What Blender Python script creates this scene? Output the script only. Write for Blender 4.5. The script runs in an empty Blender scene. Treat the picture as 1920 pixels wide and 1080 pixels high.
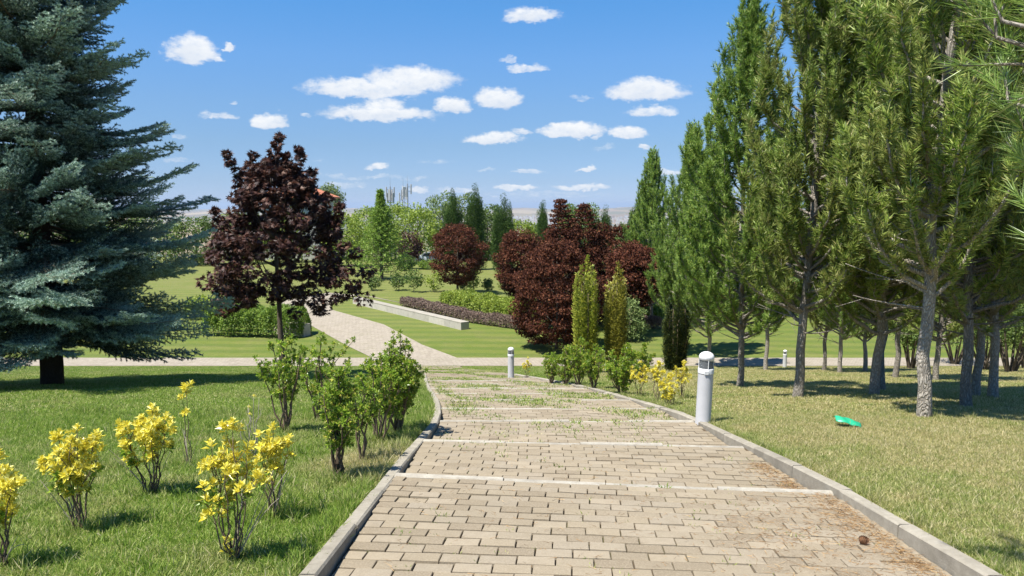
import bpy, bmesh, math, random
import numpy as np
from mathutils import Vector, Matrix

# ------------------------------------------------------------------ camera, sky, sun, exposure
scene = bpy.context.scene
COL = scene.collection
F = 1400.0                    # focal length in photo pixels (1920 wide)
PITCH = math.atan((540 - 384) / F)
CAMZ = 8.05
cam_data = bpy.data.cameras.new('camera')
cam_data.lens = F / 1920 * 36
cam_data.clip_start = 0.05
cam_data.clip_end = 40000
cam = bpy.data.objects.new('camera', cam_data)
cam.location = (0, 0, CAMZ)
cam.rotation_euler = (math.pi / 2 - PITCH, 0, 0)
COL.objects.link(cam)
scene.camera = cam

SUN_DIR = Vector((-0.40, -0.27, 1.0)).normalized()      # towards the sun
SUN_EL = math.asin(SUN_DIR.z)
SUN_AZ = math.atan2(SUN_DIR.x, SUN_DIR.y)
sun_data = bpy.data.lights.new('sun', 'SUN')
sun_data.energy = 5.0
sun_data.angle = math.radians(0.53)
sun_data.color = (1.0, 0.96, 0.88)
sun = bpy.data.objects.new('sun', sun_data)
sun.rotation_euler = SUN_DIR.to_track_quat('Z', 'Y').to_euler()
COL.objects.link(sun)

world = bpy.data.worlds.new('World')
scene.world = world
world.use_nodes = True
WT = world.node_tree
WT.nodes.clear()

class NB:
    """small node builder"""
    def __init__(s, tree): s.t = tree
    def n(s, typ, **kw):
        nd = s.t.nodes.new(typ)
        for k, v in kw.items():
            if k.startswith('i_'):
                key = k[2:]
                key = int(key) if key.isdigit() else key.replace('_', ' ')
                s.put(nd.inputs[key], v)
            else:
                setattr(nd, k, v)
        return nd
    def put(s, sock, v):
        if isinstance(v, bpy.types.NodeSocket): s.t.links.new(v, sock)
        elif isinstance(v, bpy.types.Node): s.t.links.new(v.outputs[0], sock)
        else: sock.default_value = v
    def math(s, op, a, b=0.0, c=None, clamp=False):
        nd = s.t.nodes.new('ShaderNodeMath'); nd.operation = op; nd.use_clamp = clamp
        s.put(nd.inputs[0], a); s.put(nd.inputs[1], b)
        if c is not None: s.put(nd.inputs[2], c)
        return nd.outputs[0]
    def vmath(s, op, a, b=None, out=0):
        nd = s.t.nodes.new('ShaderNodeVectorMath'); nd.operation = op
        s.put(nd.inputs[0], a)
        if b is not None: s.put(nd.inputs[1], b)
        return nd.outputs[out]
    def mix(s, f, a, b, mode='MIX'):
        nd = s.t.nodes.new('ShaderNodeMix'); nd.data_type = 'RGBA'; nd.blend_type = mode
        s.put(nd.inputs[0], f); s.put(nd.inputs[6], a); s.put(nd.inputs[7], b)
        return nd.outputs[2]
    def noise(s, vec, scale, detail=3, rough=0.55, dist=0.0):
        nd = s.t.nodes.new('ShaderNodeTexNoise')
        if vec is not None: s.put(nd.inputs['Vector'], vec)
        nd.inputs['Scale'].default_value = scale; nd.inputs['Detail'].default_value = detail
        nd.inputs['Roughness'].default_value = rough; nd.inputs['Distortion'].default_value = dist
        return nd.outputs['Fac']
    def ramp(s, fac, stops):
        nd = s.t.nodes.new('ShaderNodeValToRGB')
        s.put(nd.inputs[0], fac)
        e = nd.color_ramp.elements
        while len(e) > 1: e.remove(e[0])
        e[0].position = stops[0][0]; e[0].color = c4(stops[0][1])
        for p, c in stops[1:]:
            q = e.new(p); q.color = c4(c)
        return nd.outputs[0]
    def rng(s, v, a, b, c=0.0, d=1.0, smooth=False):
        nd = s.t.nodes.new('ShaderNodeMapRange')
        if smooth: nd.interpolation_type = 'SMOOTHSTEP'
        s.put(nd.inputs[0], v)
        for i, x in zip((1, 2, 3, 4), (a, b, c, d)): s.put(nd.inputs[i], x)
        return nd.outputs[0]

def c4(c):
    if isinstance(c, (int, float)): c = (c, c, c)
    return (c[0], c[1], c[2], 1.0)

def pix_dir(px, py):
    """photo pixel -> world direction"""
    u = (px - 960) / F; v = (540 - py) / F
    cp, sp = math.cos(PITCH), math.sin(PITCH)
    return Vector((u, cp + v * sp, v * cp - sp))

b = NB(WT)
sky = b.n('ShaderNodeTexSky', sky_type='NISHITA')
sky.sun_disc = False
sky.sun_elevation = SUN_EL
sky.sun_rotation = SUN_AZ
sky.altitude = 600
sky.air_density = 1.0
sky.dust_density = 0.0
sky.ozone_density = 3.0
tc = b.n('ShaderNodeTexCoord')
dirv = b.vmath('NORMALIZE', tc.outputs['Generated'])
sep = b.n('ShaderNodeSeparateXYZ'); b.put(sep.inputs[0], dirv)
az = b.math('ARCTAN2', sep.outputs[0], sep.outputs[1])
el = b.math('ARCSINE', sep.outputs[2])
comb = b.n('ShaderNodeCombineXYZ'); b.put(comb.inputs[0], az); b.put(comb.inputs[1], el)
stretch = b.n('ShaderNodeMapping'); b.put(stretch.inputs[0], comb.outputs[0]); stretch.inputs['Scale'].default_value = (1, 1.7, 1)
nz = b.n('ShaderNodeTexNoise'); b.put(nz.inputs['Vector'], stretch.outputs[0])
nz.inputs['Scale'].default_value = 26; nz.inputs['Detail'].default_value = 6; nz.inputs['Roughness'].default_value = 0.68
wob = b.vmath('MULTIPLY', b.vmath('SUBTRACT', nz.outputs['Color'], (0.5, 0.5, 0.5)), (0.044, 0.026, 0.0))
p2 = b.vmath('ADD', comb.outputs[0], wob)
# (centre x, centre y, half width, half height) in photo pixels, density
CLOUDS = [(362, 92, 44, 25, 1), (412, 112, 14, 8, .8), (428, 88, 10, 8, .9), (996, 29, 52, 16, .9),
          (690, 165, 115, 20, .95), (770, 146, 86, 27, 1), (712, 212, 104, 17, 1), (715, 200, 40, 22, .9), (850, 196, 35, 17, 1), (934, 182, 47, 21, 1),
          (990, 127, 34, 10, .75), (950, 112, 18, 7, .6), (1212, 168, 74, 22, 1), (1228, 208, 52, 12, .8),
          (1075, 241, 66, 16, 1), (925, 258, 54, 12, .95), (975, 247, 22, 8, .7), (1180, 246, 34, 15, .95), (1207, 274, 16, 7, .8),
          (506, 224, 30, 15, .95), (418, 218, 24, 9, .7), (384, 212, 14, 10, .5), (575, 218, 12, 6, .6), (438, 188, 9, 5, .6),
          (708, 309, 28, 7, .9), (648, 345, 40, 8, .5), (1100, 318, 18, 5, .9), (990, 320, 34, 5, .6), (910, 317, 14, 4, .5),
          (968, 352, 44, 6, .85), (1090, 351, 60, 6, .8), (860, 356, 50, 6, .6), (1030, 362, 120, 5, .4), (1090, 180, 24, 6, .5),
          (1250, 320, 40, 8, .7), (785, 352, 16, 7, .7), (345, 257, 14, 6, .4),
          (700, 331, 130, 5, .42), (1010, 372, 220, 5, .5), (560, 301, 60, 5, .36), (335, 300, 34, 6, .42), (820, 300, 40, 4, .35), (1130, 275, 30, 5, .45),
          # beyond the frame, the same sparse fair-weather clouds
          (-350, 120, 90, 26, 1), (2250, 150, 100, 28, 1), (2400, 260, 60, 16, 1)]
rc = random.Random(4)
SPH = [(rc.uniform(1.0, 5.3), rc.uniform(.06, .6), rc.uniform(.04, .09), rc.uniform(.012, .03)) for _ in range(12)]
HL = []
for (cx, cy, hw, hh, dens) in CLOUDS:
    d = pix_dir(cx, cy + hh * .35).normalized()
    HL.append((math.atan2(d.x, d.y), math.asin(d.z), hw / F * 1.05, hh / F * 1.25, dens))
HL += [(a if a < math.pi else a - 2 * math.pi, e, wx, wy, 1.0) for (a, e, wx, wy) in SPH]
edge = b.noise(stretch.outputs[0], 70, 5, .65)
# the air here is clearer and bluer than the model's horizon: one smooth grade by height above the horizon, all round
grade = b.ramp(b.rng(el, 0.0, .5), [(.0, (.36, .48, .88)), (.062, (.38, .48, .76)), (.154, (.43, .53, .71)), (.254, (.48, .62, .79)), (.374, (.49, .72, .93)), (.50, (.42, .775, 1.02)), (1, (.46, .80, 1.02))])
skycol = b.mix(1.0, sky.outputs[0], grade, 'MULTIPLY')
BGS = 0.088
def backdrop(col):
    g_ = b.n('ShaderNodeBackground'); b.put(g_.inputs['Color'], col); g_.inputs['Strength'].default_value = BGS
    return g_.outputs[0]
def cloud_sky(clouds):
    best = None; shade = None
    for (a0, e0, wx, wy, dens) in clouds:
        q = b.vmath('MULTIPLY', b.vmath('SUBTRACT', p2, (a0, e0, 0)), (1 / wx, 1 / wy, 0))
        q2 = b.vmath('MAXIMUM', q, b.vmath('MULTIPLY', q, (-1, -1.9, 0)))
        d = b.vmath('DOT_PRODUCT', q2, q2, out=1)
        m = b.math('MULTIPLY', b.math('SUBTRACT', 1.35, d, clamp=True), dens)
        best = m if best is None else b.math('MAXIMUM', best, m)
        sy = b.n('ShaderNodeSeparateXYZ'); b.put(sy.inputs[0], q)
        s = b.math('MULTIPLY', sy.outputs[1], m)
        shade = s if shade is None else b.math('ADD', shade, s)
    dens = b.math('ADD', best, b.math('MULTIPLY', b.math('SUBTRACT', edge, .5), 1.1))
    mask = b.math('MULTIPLY', b.rng(dens, .18, 1.05, 0, 1, True), b.rng(best, 0.0, .25, 0, 1))
    tone = b.rng(b.math('ADD', shade, b.math('MULTIPLY', b.math('SUBTRACT', nz.outputs['Fac'], .5), 2.2)), -.9, .7, .0, 1)
    ccol = b.mix(tone, c4((4.1, 4.6, 5.4)), c4((6.1, 6.2, 6.3)))
    return backdrop(b.mix(b.math('MULTIPLY', mask, .97), skycol, ccol))
plain_sky = backdrop(skycol)
def mixsh(f, a, c):
    x = b.n('ShaderNodeMixShader'); b.put(x.inputs[0], f); b.put(x.inputs[1], a); b.put(x.inputs[2], c); return x.outputs[0]
def banded(a0, a1, depth):
    """split the sky by bearing so that each ray only evaluates the clouds near it"""
    cl = [c for c in HL if c[0] + c[2] * 1.3 + .02 > a0 and c[0] - c[2] * 1.3 - .02 < a1]
    if not cl: return plain_sky
    if depth == 0 or len(cl) < 4: return cloud_sky(cl)
    m_ = (a0 + a1) / 2
    return mixsh(b.math('GREATER_THAN', az, m_), banded(a0, m_, depth - 1), banded(m_, a1, depth - 1))
frame_part = banded(-.62, .62, 3)
rest_part = mixsh(b.math('GREATER_THAN', az, 0.0), banded(-math.pi, -.62, 2), banded(.62, math.pi, 2))
bands_ = mixsh(b.math('LESS_THAN', b.math('ABSOLUTE', az), .62), rest_part, frame_part)
inreg = b.math('MULTIPLY', b.math('GREATER_THAN', el, .01), b.math('LESS_THAN', el, .68))
wo = b.n('ShaderNodeOutputWorld'); b.put(wo.inputs[0], mixsh(inreg, plain_sky, bands_))
world.cycles.sampling_method = 'MANUAL'
world.cycles.sample_map_resolution = 256

scene.view_settings.view_transform = 'Standard'
scene.view_settings.look = 'None'
scene.view_settings.exposure = 0.88
scene.view_settings.gamma = 1.0
scene.view_settings.use_curve_mapping = False
scene.render.engine = 'CYCLES'
scene.cycles.max_bounces = 6
scene.cycles.diffuse_bounces = 3
scene.cycles.glossy_bounces = 2
scene.cycles.transmission_bounces = 4
scene.cycles.volume_bounces = 0
scene.cycles.transparent_max_bounces = 6

# ------------------------------------------------------------------ ground shape
GY = [-40, -10, 0, 4.3, 10.6, 25.5, 35.6, 37.5, 90, 130, 200, 400, 900, 1800, 9000, 30000]
GD = [-5.5, .2, 1.55, 2.13, 3.07, 5.85, 7.85, 8.05, 8.05, 9.0, 16, 45, 100, 150, 165, 165]
def gz0(y):
    return CAMZ - np.interp(y, GY, GD)
def gz(y):
    return (gz0(y) + gz0(y - .7) + gz0(y + .7) + gz0(y - .35) + gz0(y + .35)) / 5
def ground_at(px, py):
    """the point of the ground seen at a photo pixel"""
    d = pix_dir(px, py); d = d / d.y
    y = 1.0
    while y < 400 and CAMZ + d.z * y > gz(y): y += .05 if y < 60 else .3
    return (d.x * y, y, float(gz(y)))
def depth_at(y, z): return y * math.cos(PITCH) + (CAMZ - z) * math.sin(PITCH)
def on_ground(px, y):
    z = float(gz(y)); return ((px - 960) / F * depth_at(y, z), y, z)
def height_for(y, py):
    """world height of a photo row at distance y"""
    v = (540 - py) / F
    cp, sp = math.cos(PITCH), math.sin(PITCH)
    return CAMZ + y * (v * cp - sp) / (cp + v * sp)
def width_for(y, px): return px / F * y * 1.02

# ------------------------------------------------------------------ mesh kit
class MB:
    """collects triangles / quads, builds ONE mesh"""
    def __init__(s): s.V = []; s.T = []; s.Q = []; s.n = 0
    def add(s, V, T=None, Q=None):
        V = np.asarray(V, dtype=np.float64).reshape(-1, 3)
        if T is not None and len(T): s.T.append(np.asarray(T, dtype=np.int64).reshape(-1, 3) + s.n)
        if Q is not None and len(Q): s.Q.append(np.asarray(Q, dtype=np.int64).reshape(-1, 4) + s.n)
        s.V.append(V); s.n += len(V)
        return s
    def arrays(s):
        V = np.concatenate(s.V) if s.V else np.zeros((0, 3))
        T = np.concatenate(s.T) if s.T else np.zeros((0, 3), dtype=np.int64)
        Q = np.concatenate(s.Q) if s.Q else np.zeros((0, 4), dtype=np.int64)
        return V, T, Q
    def mesh(s, name, mat=None, smooth=False, midx=None):
        V, T, Q = s.arrays()
        me = bpy.data.meshes.new(name)
        me.vertices.add(len(V)); me.vertices.foreach_set('co', V.astype(np.float32).ravel())
        nl = len(T) * 3 + len(Q) * 4
        me.loops.add(nl)
        me.loops.foreach_set('vertex_index', np.concatenate([T.ravel(), Q.ravel()]).astype(np.int32))
        me.polygons.add(len(T) + len(Q))
        st = np.concatenate([np.arange(len(T)) * 3, len(T) * 3 + np.arange(len(Q)) * 4]).astype(np.int32)
        me.polygons.foreach_set('loop_start', st)
        me.polygons.foreach_set('use_smooth', np.full(len(T) + len(Q), bool(smooth)))
        me.update(calc_edges=True)
        for q in (mat if isinstance(mat, (list, tuple)) else [mat] if mat else []): me.materials.append(q)
        if midx is not None: me.polygons.foreach_set('material_index', np.asarray(midx, np.int32))
        return me

def obj(name, data, parent=None, loc=(0, 0, 0), rot=(0, 0, 0), scale=(1, 1, 1)):
    o = bpy.data.objects.new(name, data)
    o.location = loc; o.rotation_euler = rot; o.scale = scale
    if parent is not None: o.parent = parent
    COL.objects.link(o)
    return o
def tag(o, label=None, cat=None, group=None, kind=None):
    if label: o['label'] = label
    if cat: o['category'] = cat
    if group: o['group'] = group
    if kind: o['kind'] = kind
    return o
def thing(name, label, cat, loc=(0, 0, 0), rotz=0.0, group=None, scale=(1, 1, 1)):
    o = obj(name, None, None, loc, (0, 0, rotz), scale)
    o.empty_display_size = .1
    return tag(o, label, cat, group)
def copy_tree(o, parent=None):
    c = o.copy(); COL.objects.link(c)
    if parent is not None: c.parent = parent
    for ch in list(o.children): copy_tree(ch, c)
    return c

def unit(a):
    a = np.asarray(a, dtype=float)
    return a / np.maximum(np.linalg.norm(a, axis=-1, keepdims=True), 1e-9)
def perp(D):
    """two unit vectors perpendicular to each row of D"""
    D = unit(D)
    ref = np.where(np.abs(D[..., 2:3]) > .9, np.array([1., 0, 0]), np.array([0, 0, 1.]))
    A = unit(np.cross(D, ref)); B = np.cross(D, A)
    return A, B
def tube(mb, P, R, sides=6, cap=True, wob=0.0, rg=None):
    P = np.asarray(P, float); n = len(P); R = np.broadcast_to(np.asarray(R, float), (n,)).copy()
    D = np.gradient(P, axis=0); D = unit(D)
    a = np.cross(D[0], [0, 0, 1.] if abs(D[0][2]) < .9 else [1., 0, 0]); a /= np.linalg.norm(a)
    V = []
    th = np.arange(sides) / sides * 2 * math.pi
    for i in range(n):
        a = a - D[i] * np.dot(a, D[i]); a /= np.linalg.norm(a)
        c = np.cross(D[i], a)
        r = R[i] * (1 + (rg.uniform(-wob, wob, sides) if wob else 0))
        V.append(P[i] + np.outer(np.cos(th) * r, a) + np.outer(np.sin(th) * r, c))
    V = np.concatenate(V)
    i = np.arange(n - 1)[:, None]; j = np.arange(sides)[None]; k = (j + 1) % sides
    Q = np.stack([i * sides + j, i * sides + k, (i + 1) * sides + k, (i + 1) * sides + j], -1).reshape(-1, 4)
    if cap:
        V = np.vstack([V, P[-1] + D[-1] * R[-1] * .3])
        m = (n - 1) * sides
        T = [[m + j2, m + (j2 + 1) % sides, n * sides] for j2 in range(sides)]
        mb.add(V, T, Q)
    else: mb.add(V, None, Q)
def box(mb, x0, x1, y0, y1, z0, z1, bevel=0.0):
    if bevel <= 0:
        V = [(x, y, z) for z in (z0, z1) for y in (y0, y1) for x in (x0, x1)]
        mb.add(V, None, [[0, 2, 3, 1], [4, 5, 7, 6], [0, 1, 5, 4], [2, 6, 7, 3], [0, 4, 6, 2], [1, 3, 7, 5]])
    else:
        e = bevel
        V = [(x0, y0, z0), (x1, y0, z0), (x1, y1, z0), (x0, y1, z0), (x0, y0, z1 - e), (x1, y0, z1 - e), (x1, y1, z1 - e), (x0, y1, z1 - e),
             (x0 + e, y0 + e, z1), (x1 - e, y0 + e, z1), (x1 - e, y1 - e, z1), (x0 + e, y1 - e, z1)]
        Q = [[3, 2, 1, 0], [8, 9, 10, 11]]
        for i in range(4):
            j = (i + 1) % 4
            Q += [[i, j, 4 + j, 4 + i], [4 + i, 4 + j, 8 + j, 8 + i]]
        mb.add(V, None, Q)
def lathe(mb, prof, sides=24, cx=0, cy=0):
    """prof: list of (r, z)"""
    th = np.arange(sides) / sides * 2 * math.pi
    V = np.concatenate([np.stack([cx + r * np.cos(th), cy + r * np.sin(th), np.full(sides, z)], 1) for r, z in prof])
    n = len(prof)
    i = np.arange(n - 1)[:, None]; j = np.arange(sides)[None]; k = (j + 1) % sides
    Q = np.stack([i * sides + j, i * sides + k, (i + 1) * sides + k, (i + 1) * sides + j], -1).reshape(-1, 4)
    mb.add(V, None, Q)
def leaves(mb, P, D, N, L, W, fold=.12, curl=0.0):
    """rhombic folded leaves: base P, direction D, face normal N"""
    P = np.asarray(P, float); n = len(P); D = unit(D); N = unit(N - D * np.sum(N * D, -1, keepdims=True))
    S = np.cross(D, N)
    L = np.broadcast_to(L, (n,))[:, None]; W = np.broadcast_to(W, (n,))[:, None]
    mid = P + D * L * .45
    tip = P + D * L - N * L * curl
    a = mid + S * W * .5 + N * L * fold; c = mid - S * W * .5 + N * L * fold
    V = np.stack([P, a, tip, c], 1).reshape(-1, 3)
    i = np.arange(n) * 4
    T = np.concatenate([np.stack([i, i + 1, i + 2], 1), np.stack([i, i + 2, i + 3], 1)])
    mb.add(V, T)
def palm_leaves(mb, P, D, N, L):
    """three pointed lobes spread in a fan"""
    P = np.asarray(P, float); n = len(P); D = unit(D); N = unit(N - D * np.sum(N * D, -1, keepdims=True))
    S = np.cross(D, N); L = np.broadcast_to(L, (n,))[:, None]
    V = [P]
    for a, l in ((-1.25, .72), (-.72, .42), (-.45, .85), (-.2, .5), (0, 1.0), (.2, .5), (.45, .85), (.72, .42), (1.25, .72)):
        V.append(P + (D * math.cos(a) + S * math.sin(a)) * L * l - N * L * .12 * abs(a))
    V = np.stack(V, 1).reshape(-1, 3)
    i = np.arange(n) * 10
    T = [np.stack([i, i + q, i + q + 1], 1) for q in (1, 2, 3, 4, 5, 6, 7, 8)]
    mb.add(V, np.concatenate(T))
def needles(mb, P, D, L, W, rg):
    P = np.asarray(P, float); n = len(P); D = unit(D)
    A, B = perp(D); t = rg.uniform(0, math.pi, n)[:, None]
    S = A * np.cos(t) + B * np.sin(t)
    L = np.broadcast_to(L, (n,))[:, None]; W = np.broadcast_to(W, (n,))[:, None]
    V = np.stack([P - S * W * .5, P + S * W * .5, P + D * L], 1).reshape(-1, 3)
    mb.add(V, np.arange(n * 3).reshape(-1, 3))
def rand_dirs(rg, n):
    v = rg.normal(size=(n, 3)); return unit(v)

# ------------------------------------------------------------------ materials
def new_mat(name):
    m = bpy.data.materials.new(name); m.use_nodes = True
    m.node_tree.nodes.clear()
    return m, NB(m.node_tree)
def finish(m, nb, col, rough=.7, bump=None, bstr=.4, bdist=.02, trans=0.0, tcol=None, metal=0.0, spec=.4, sheen=0):
    p = nb.n('ShaderNodeBsdfPrincipled')
    nb.put(p.inputs['Base Color'], col if isinstance(col, (bpy.types.NodeSocket,)) else c4(col))
    nb.put(p.inputs['Roughness'], rough); p.inputs['Metallic'].default_value = metal
    p.inputs['Specular IOR Level'].default_value = spec
    out = nb.n('ShaderNodeOutputMaterial')
    if bump is not None:
        bn = nb.n('ShaderNodeBump'); nb.put(bn.inputs['Height'], bump)
        bn.inputs['Strength'].default_value = bstr; bn.inputs['Distance'].default_value = bdist
        nb.put(p.inputs['Normal'], bn.outputs[0])
    sh = p.outputs[0]
    if trans > 0:
        t = nb.n('ShaderNodeBsdfTranslucent')
        nb.put(t.inputs[0], tcol if tcol is not None else (col if isinstance(col, bpy.types.NodeSocket) else c4(col)))
        mx = nb.n('ShaderNodeMixShader'); mx.inputs[0].default_value = trans
        nb.put(mx.inputs[1], p.outputs[0]); nb.put(mx.inputs[2], t.outputs[0]); sh = mx.outputs[0]
    nb.put(out.inputs[0], sh)
    return m
def rnd(nb):
    """one random number per loose piece, different again per object"""
    g = nb.n('ShaderNodeNewGeometry'); oi = nb.n('ShaderNodeObjectInfo')
    return nb.math('FRACT', nb.math('ADD', g.outputs['Random Per Island'], oi.outputs['Random']))
def foliage(name, stops, rough=.55, trans=.28, spec=.35, obj_var=.12, patch=0.0, patch_col=None, patch_scale=.8):
    m, nb = new_mat(name)
    g = nb.n('ShaderNodeNewGeometry'); oi = nb.n('ShaderNodeObjectInfo')
    col = nb.ramp(g.outputs['Random Per Island'], stops)
    if patch:
        f = nb.rng(nb.noise(g.outputs['Position'], patch_scale, 3, .6), .45, .62, 0, patch)
        col = nb.mix(f, col, c4(patch_col))
    h = nb.n('ShaderNodeHueSaturation'); nb.put(h.inputs['Color'], col)
    nb.put(h.inputs['Value'], nb.rng(oi.outputs['Random'], 0, 1, 1 - obj_var, 1 + obj_var))
    return finish(m, nb, h.outputs[0], rough, trans=trans, spec=spec)
def bark(name, a, bcol, scale=9, stretch=.35, depth=.02):
    m, nb = new_mat(name)
    tc = nb.n('ShaderNodeTexCoord')
    mp = nb.n('ShaderNodeMapping'); nb.put(mp.inputs[0], tc.outputs['Object']); mp.inputs['Scale'].default_value = (1, 1, stretch)
    v = nb.n('ShaderNodeTexVoronoi'); v.feature = 'DISTANCE_TO_EDGE'; v.inputs['Scale'].default_value = scale * 2
    w = nb.vmath('ADD', mp.outputs[0], nb.vmath('MULTIPLY', nb.n('ShaderNodeTexNoise', i_Scale=scale).outputs['Color'], (.28, .28, .28)))
    nb.put(v.inputs['Vector'], w)
    crack = nb.math('ADD', .35, nb.math('MULTIPLY', .65, nb.rng(v.outputs['Distance'], 0.0, .22, 0, 1)))
    n2 = nb.noise(mp.outputs[0], scale * 4, 5, .7)
    f = nb.math('MULTIPLY', crack, nb.rng(n2, .25, .75, .25, 1))
    col = nb.mix(f, c4(a), c4(bcol))
    oi = nb.n('ShaderNodeObjectInfo'); hv = nb.n('ShaderNodeHueSaturation'); nb.put(hv.inputs['Color'], col)
    nb.put(hv.inputs['Value'], nb.rng(oi.outputs['Random'], 0, 1, .75, 1.3)); col = hv.outputs[0]
    return finish(m, nb, col, .9, bump=nb.math('ADD', crack, nb.math('MULTIPLY', n2, .6)), bstr=.8, bdist=depth, spec=.1)
def plain(name, col, rough=.6, var=.12, nscale=8, metal=0.0, spec=.4, bump=0.0, obj_var=0.0):
    m, nb = new_mat(name)
    tc = nb.n('ShaderNodeTexCoord')
    n = nb.noise(tc.outputs['Object'], nscale, 6, .65)
    c = nb.mix(nb.rng(n, .3, .7, 0, 1), c4([x * (1 - var) for x in col]), c4([min(1, x * (1 + var)) for x in col]))
    if obj_var:
        h = nb.n('ShaderNodeHueSaturation'); nb.put(h.inputs['Color'], c)
        nb.put(h.inputs['Value'], nb.rng(rnd(nb), 0, 1, 1 - obj_var, 1 + obj_var)); c = h.outputs[0]
    return finish(m, nb, c, rough, bump=n if bump else None, bstr=bump, bdist=.01, metal=metal, spec=spec)
# ------------------------------------------------------------------ materials of the setting
def lawn_material():
    m, nb = new_mat('lawn')
    g = nb.n('ShaderNodeNewGeometry'); P = g.outputs['Position']
    sp = nb.n('ShaderNodeSeparateXYZ'); nb.put(sp.inputs[0], P)
    big = nb.noise(P, .35, 4, .6); mid = nb.noise(P, 2.2, 5, .65); fine = nb.noise(P, 38, 4, .7)
    fib = nb.n('ShaderNodeMapping'); nb.put(fib.inputs[0], P); fib.inputs['Scale'].default_value = (1, .45, 1)
    finer = nb.noise(fib.outputs[0], 120, 3, .7)
    green = nb.ramp(finer, [(.25, (.06, .10, .016)), (.5, (.15, .205, .034)), (.75, (.25, .31, .07))])
    dry = nb.ramp(fine, [(.3, (.20, .17, .075)), (.7, (.38, .32, .15))])
    # drier towards the right and close to the path
    side = nb.rng(sp.outputs[0], 1.0, 4.5, 0, .30)
    far = nb.rng(sp.outputs[1], 34, 38, 1, 0)
    k = nb.math('ADD', nb.math('MULTIPLY', nb.math('ADD', big, mid), .5), nb.math('MULTIPLY', side, far))
    far2 = nb.rng(sp.outputs[1], 40, 75, 0, .16)
    k = nb.math('ADD', k, far2)
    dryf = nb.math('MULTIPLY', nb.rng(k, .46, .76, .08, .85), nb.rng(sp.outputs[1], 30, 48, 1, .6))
    col = nb.mix(dryf, green, dry)
    # mowing stripes on the level lawns beyond the cross path
    wv = nb.math('SINE', nb.math('ADD', nb.math('MULTIPLY', nb.math('ADD', sp.outputs[1], nb.math('MULTIPLY', sp.outputs[0], .06)), 2 * math.pi / 1.7), nb.math('MULTIPLY', nb.noise(P, .12, 3), 5.0)))
    st = nb.math('MULTIPLY', nb.rng(wv, -.5, .5, -1, 1, True), nb.math('MULTIPLY', nb.rng(sp.outputs[1], 38.5, 39.5, 0, 1), nb.rng(sp.outputs[1], 66, 80, 1, 0)))
    h = nb.n('ShaderNodeHueSaturation'); nb.put(h.inputs['Color'], col)
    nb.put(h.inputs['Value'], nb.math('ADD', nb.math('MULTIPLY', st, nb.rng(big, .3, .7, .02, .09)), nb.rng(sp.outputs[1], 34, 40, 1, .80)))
    nb.put(h.inputs['Hue'], nb.math('ADD', .5, nb.math('MULTIPLY', st, -.008)))
    # open country in the valley: dry fields and scrub
    vor = nb.n('ShaderNodeTexVoronoi'); vor.inputs['Scale'].default_value = .0016; vor.inputs['Randomness'].default_value = .9
    mp = nb.n('ShaderNodeMapping'); nb.put(mp.inputs[0], P); mp.inputs['Scale'].default_value = (1, .45, 1); mp.inputs['Rotation'].default_value = (0, 0, .4)
    nb.put(vor.inputs['Vector'], mp.outputs[0])
    s2 = nb.n('ShaderNodeSeparateColor'); nb.put(s2.inputs[0], vor.outputs['Color'])
    fields = nb.ramp(s2.outputs[0], [(0, (.20, .15, .09)), (.3, (.34, .25, .14)), (.5, (.10, .12, .05)), (.65, (.28, .20, .12)), (.85, (.13, .13, .06)), (1, (.40, .30, .18))])
    scrub = nb.ramp(nb.noise(P, .02, 6, .7), [(.4, (.05, .075, .025)), (.6, (.20, .17, .09))])
    valley = nb.mix(nb.rng(sp.outputs[1], 900, 2500, 0, 1), scrub, fields)
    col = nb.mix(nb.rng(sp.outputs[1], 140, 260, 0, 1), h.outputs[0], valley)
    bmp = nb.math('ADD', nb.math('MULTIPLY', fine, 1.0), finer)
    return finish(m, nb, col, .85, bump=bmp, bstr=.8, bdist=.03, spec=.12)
M = {}
M['lawn'] = lawn_material()

def paving_material(name, sx, sy, rot=0.0, herring=False):
    """small block paving seen from far: joints and block to block colour (fine relief by bump)"""
    m, nb = new_mat(name)
    g = nb.n('ShaderNodeNewGeometry'); P = g.outputs['Position']
    mp = nb.n('ShaderNodeMapping'); nb.put(mp.inputs[0], P); mp.inputs['Rotation'].default_value = (0, 0, rot)
    br = nb.n('ShaderNodeTexBrick'); nb.put(br.inputs['Vector'], mp.outputs[0])
    br.inputs['Scale'].default_value = 1; br.inputs['Brick Width'].default_value = sx; br.inputs['Row Height'].default_value = sy
    br.inputs['Mortar Size'].default_value = .012; br.inputs['Mortar Smooth'].default_value = .3
    br.inputs['Color1'].default_value = c4((.34, .29, .225)); br.inputs['Color2'].default_value = c4((.26, .22, .17)); br.inputs['Mortar'].default_value = c4((.15, .125, .09))
    n = nb.noise(P, 3.2, 5, .7); n3 = nb.noise(P, .9, 5, .75)
    col = nb.mix(nb.rng(n, .3, .7, 0, .55), br.outputs[0], c4((.38, .335, .27)))
    weeds = nb.math('MULTIPLY', nb.rng(n3, .48, .66, 0, .8), nb.rng(nb.noise(P, 16, 3, .7), .5, .62, 0, 1))
    col = nb.mix(weeds, col, c4((.13, .13, .045)))
    return finish(m, nb, col, .85, bump=br.outputs[1], bstr=-.5, bdist=.01, spec=.2)
M['paving'] = paving_material('block_paving', .27, .165, rot=.5)
M['paving2'] = paving_material('block_paving_lane', .30, .18, rot=-.9)

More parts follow.
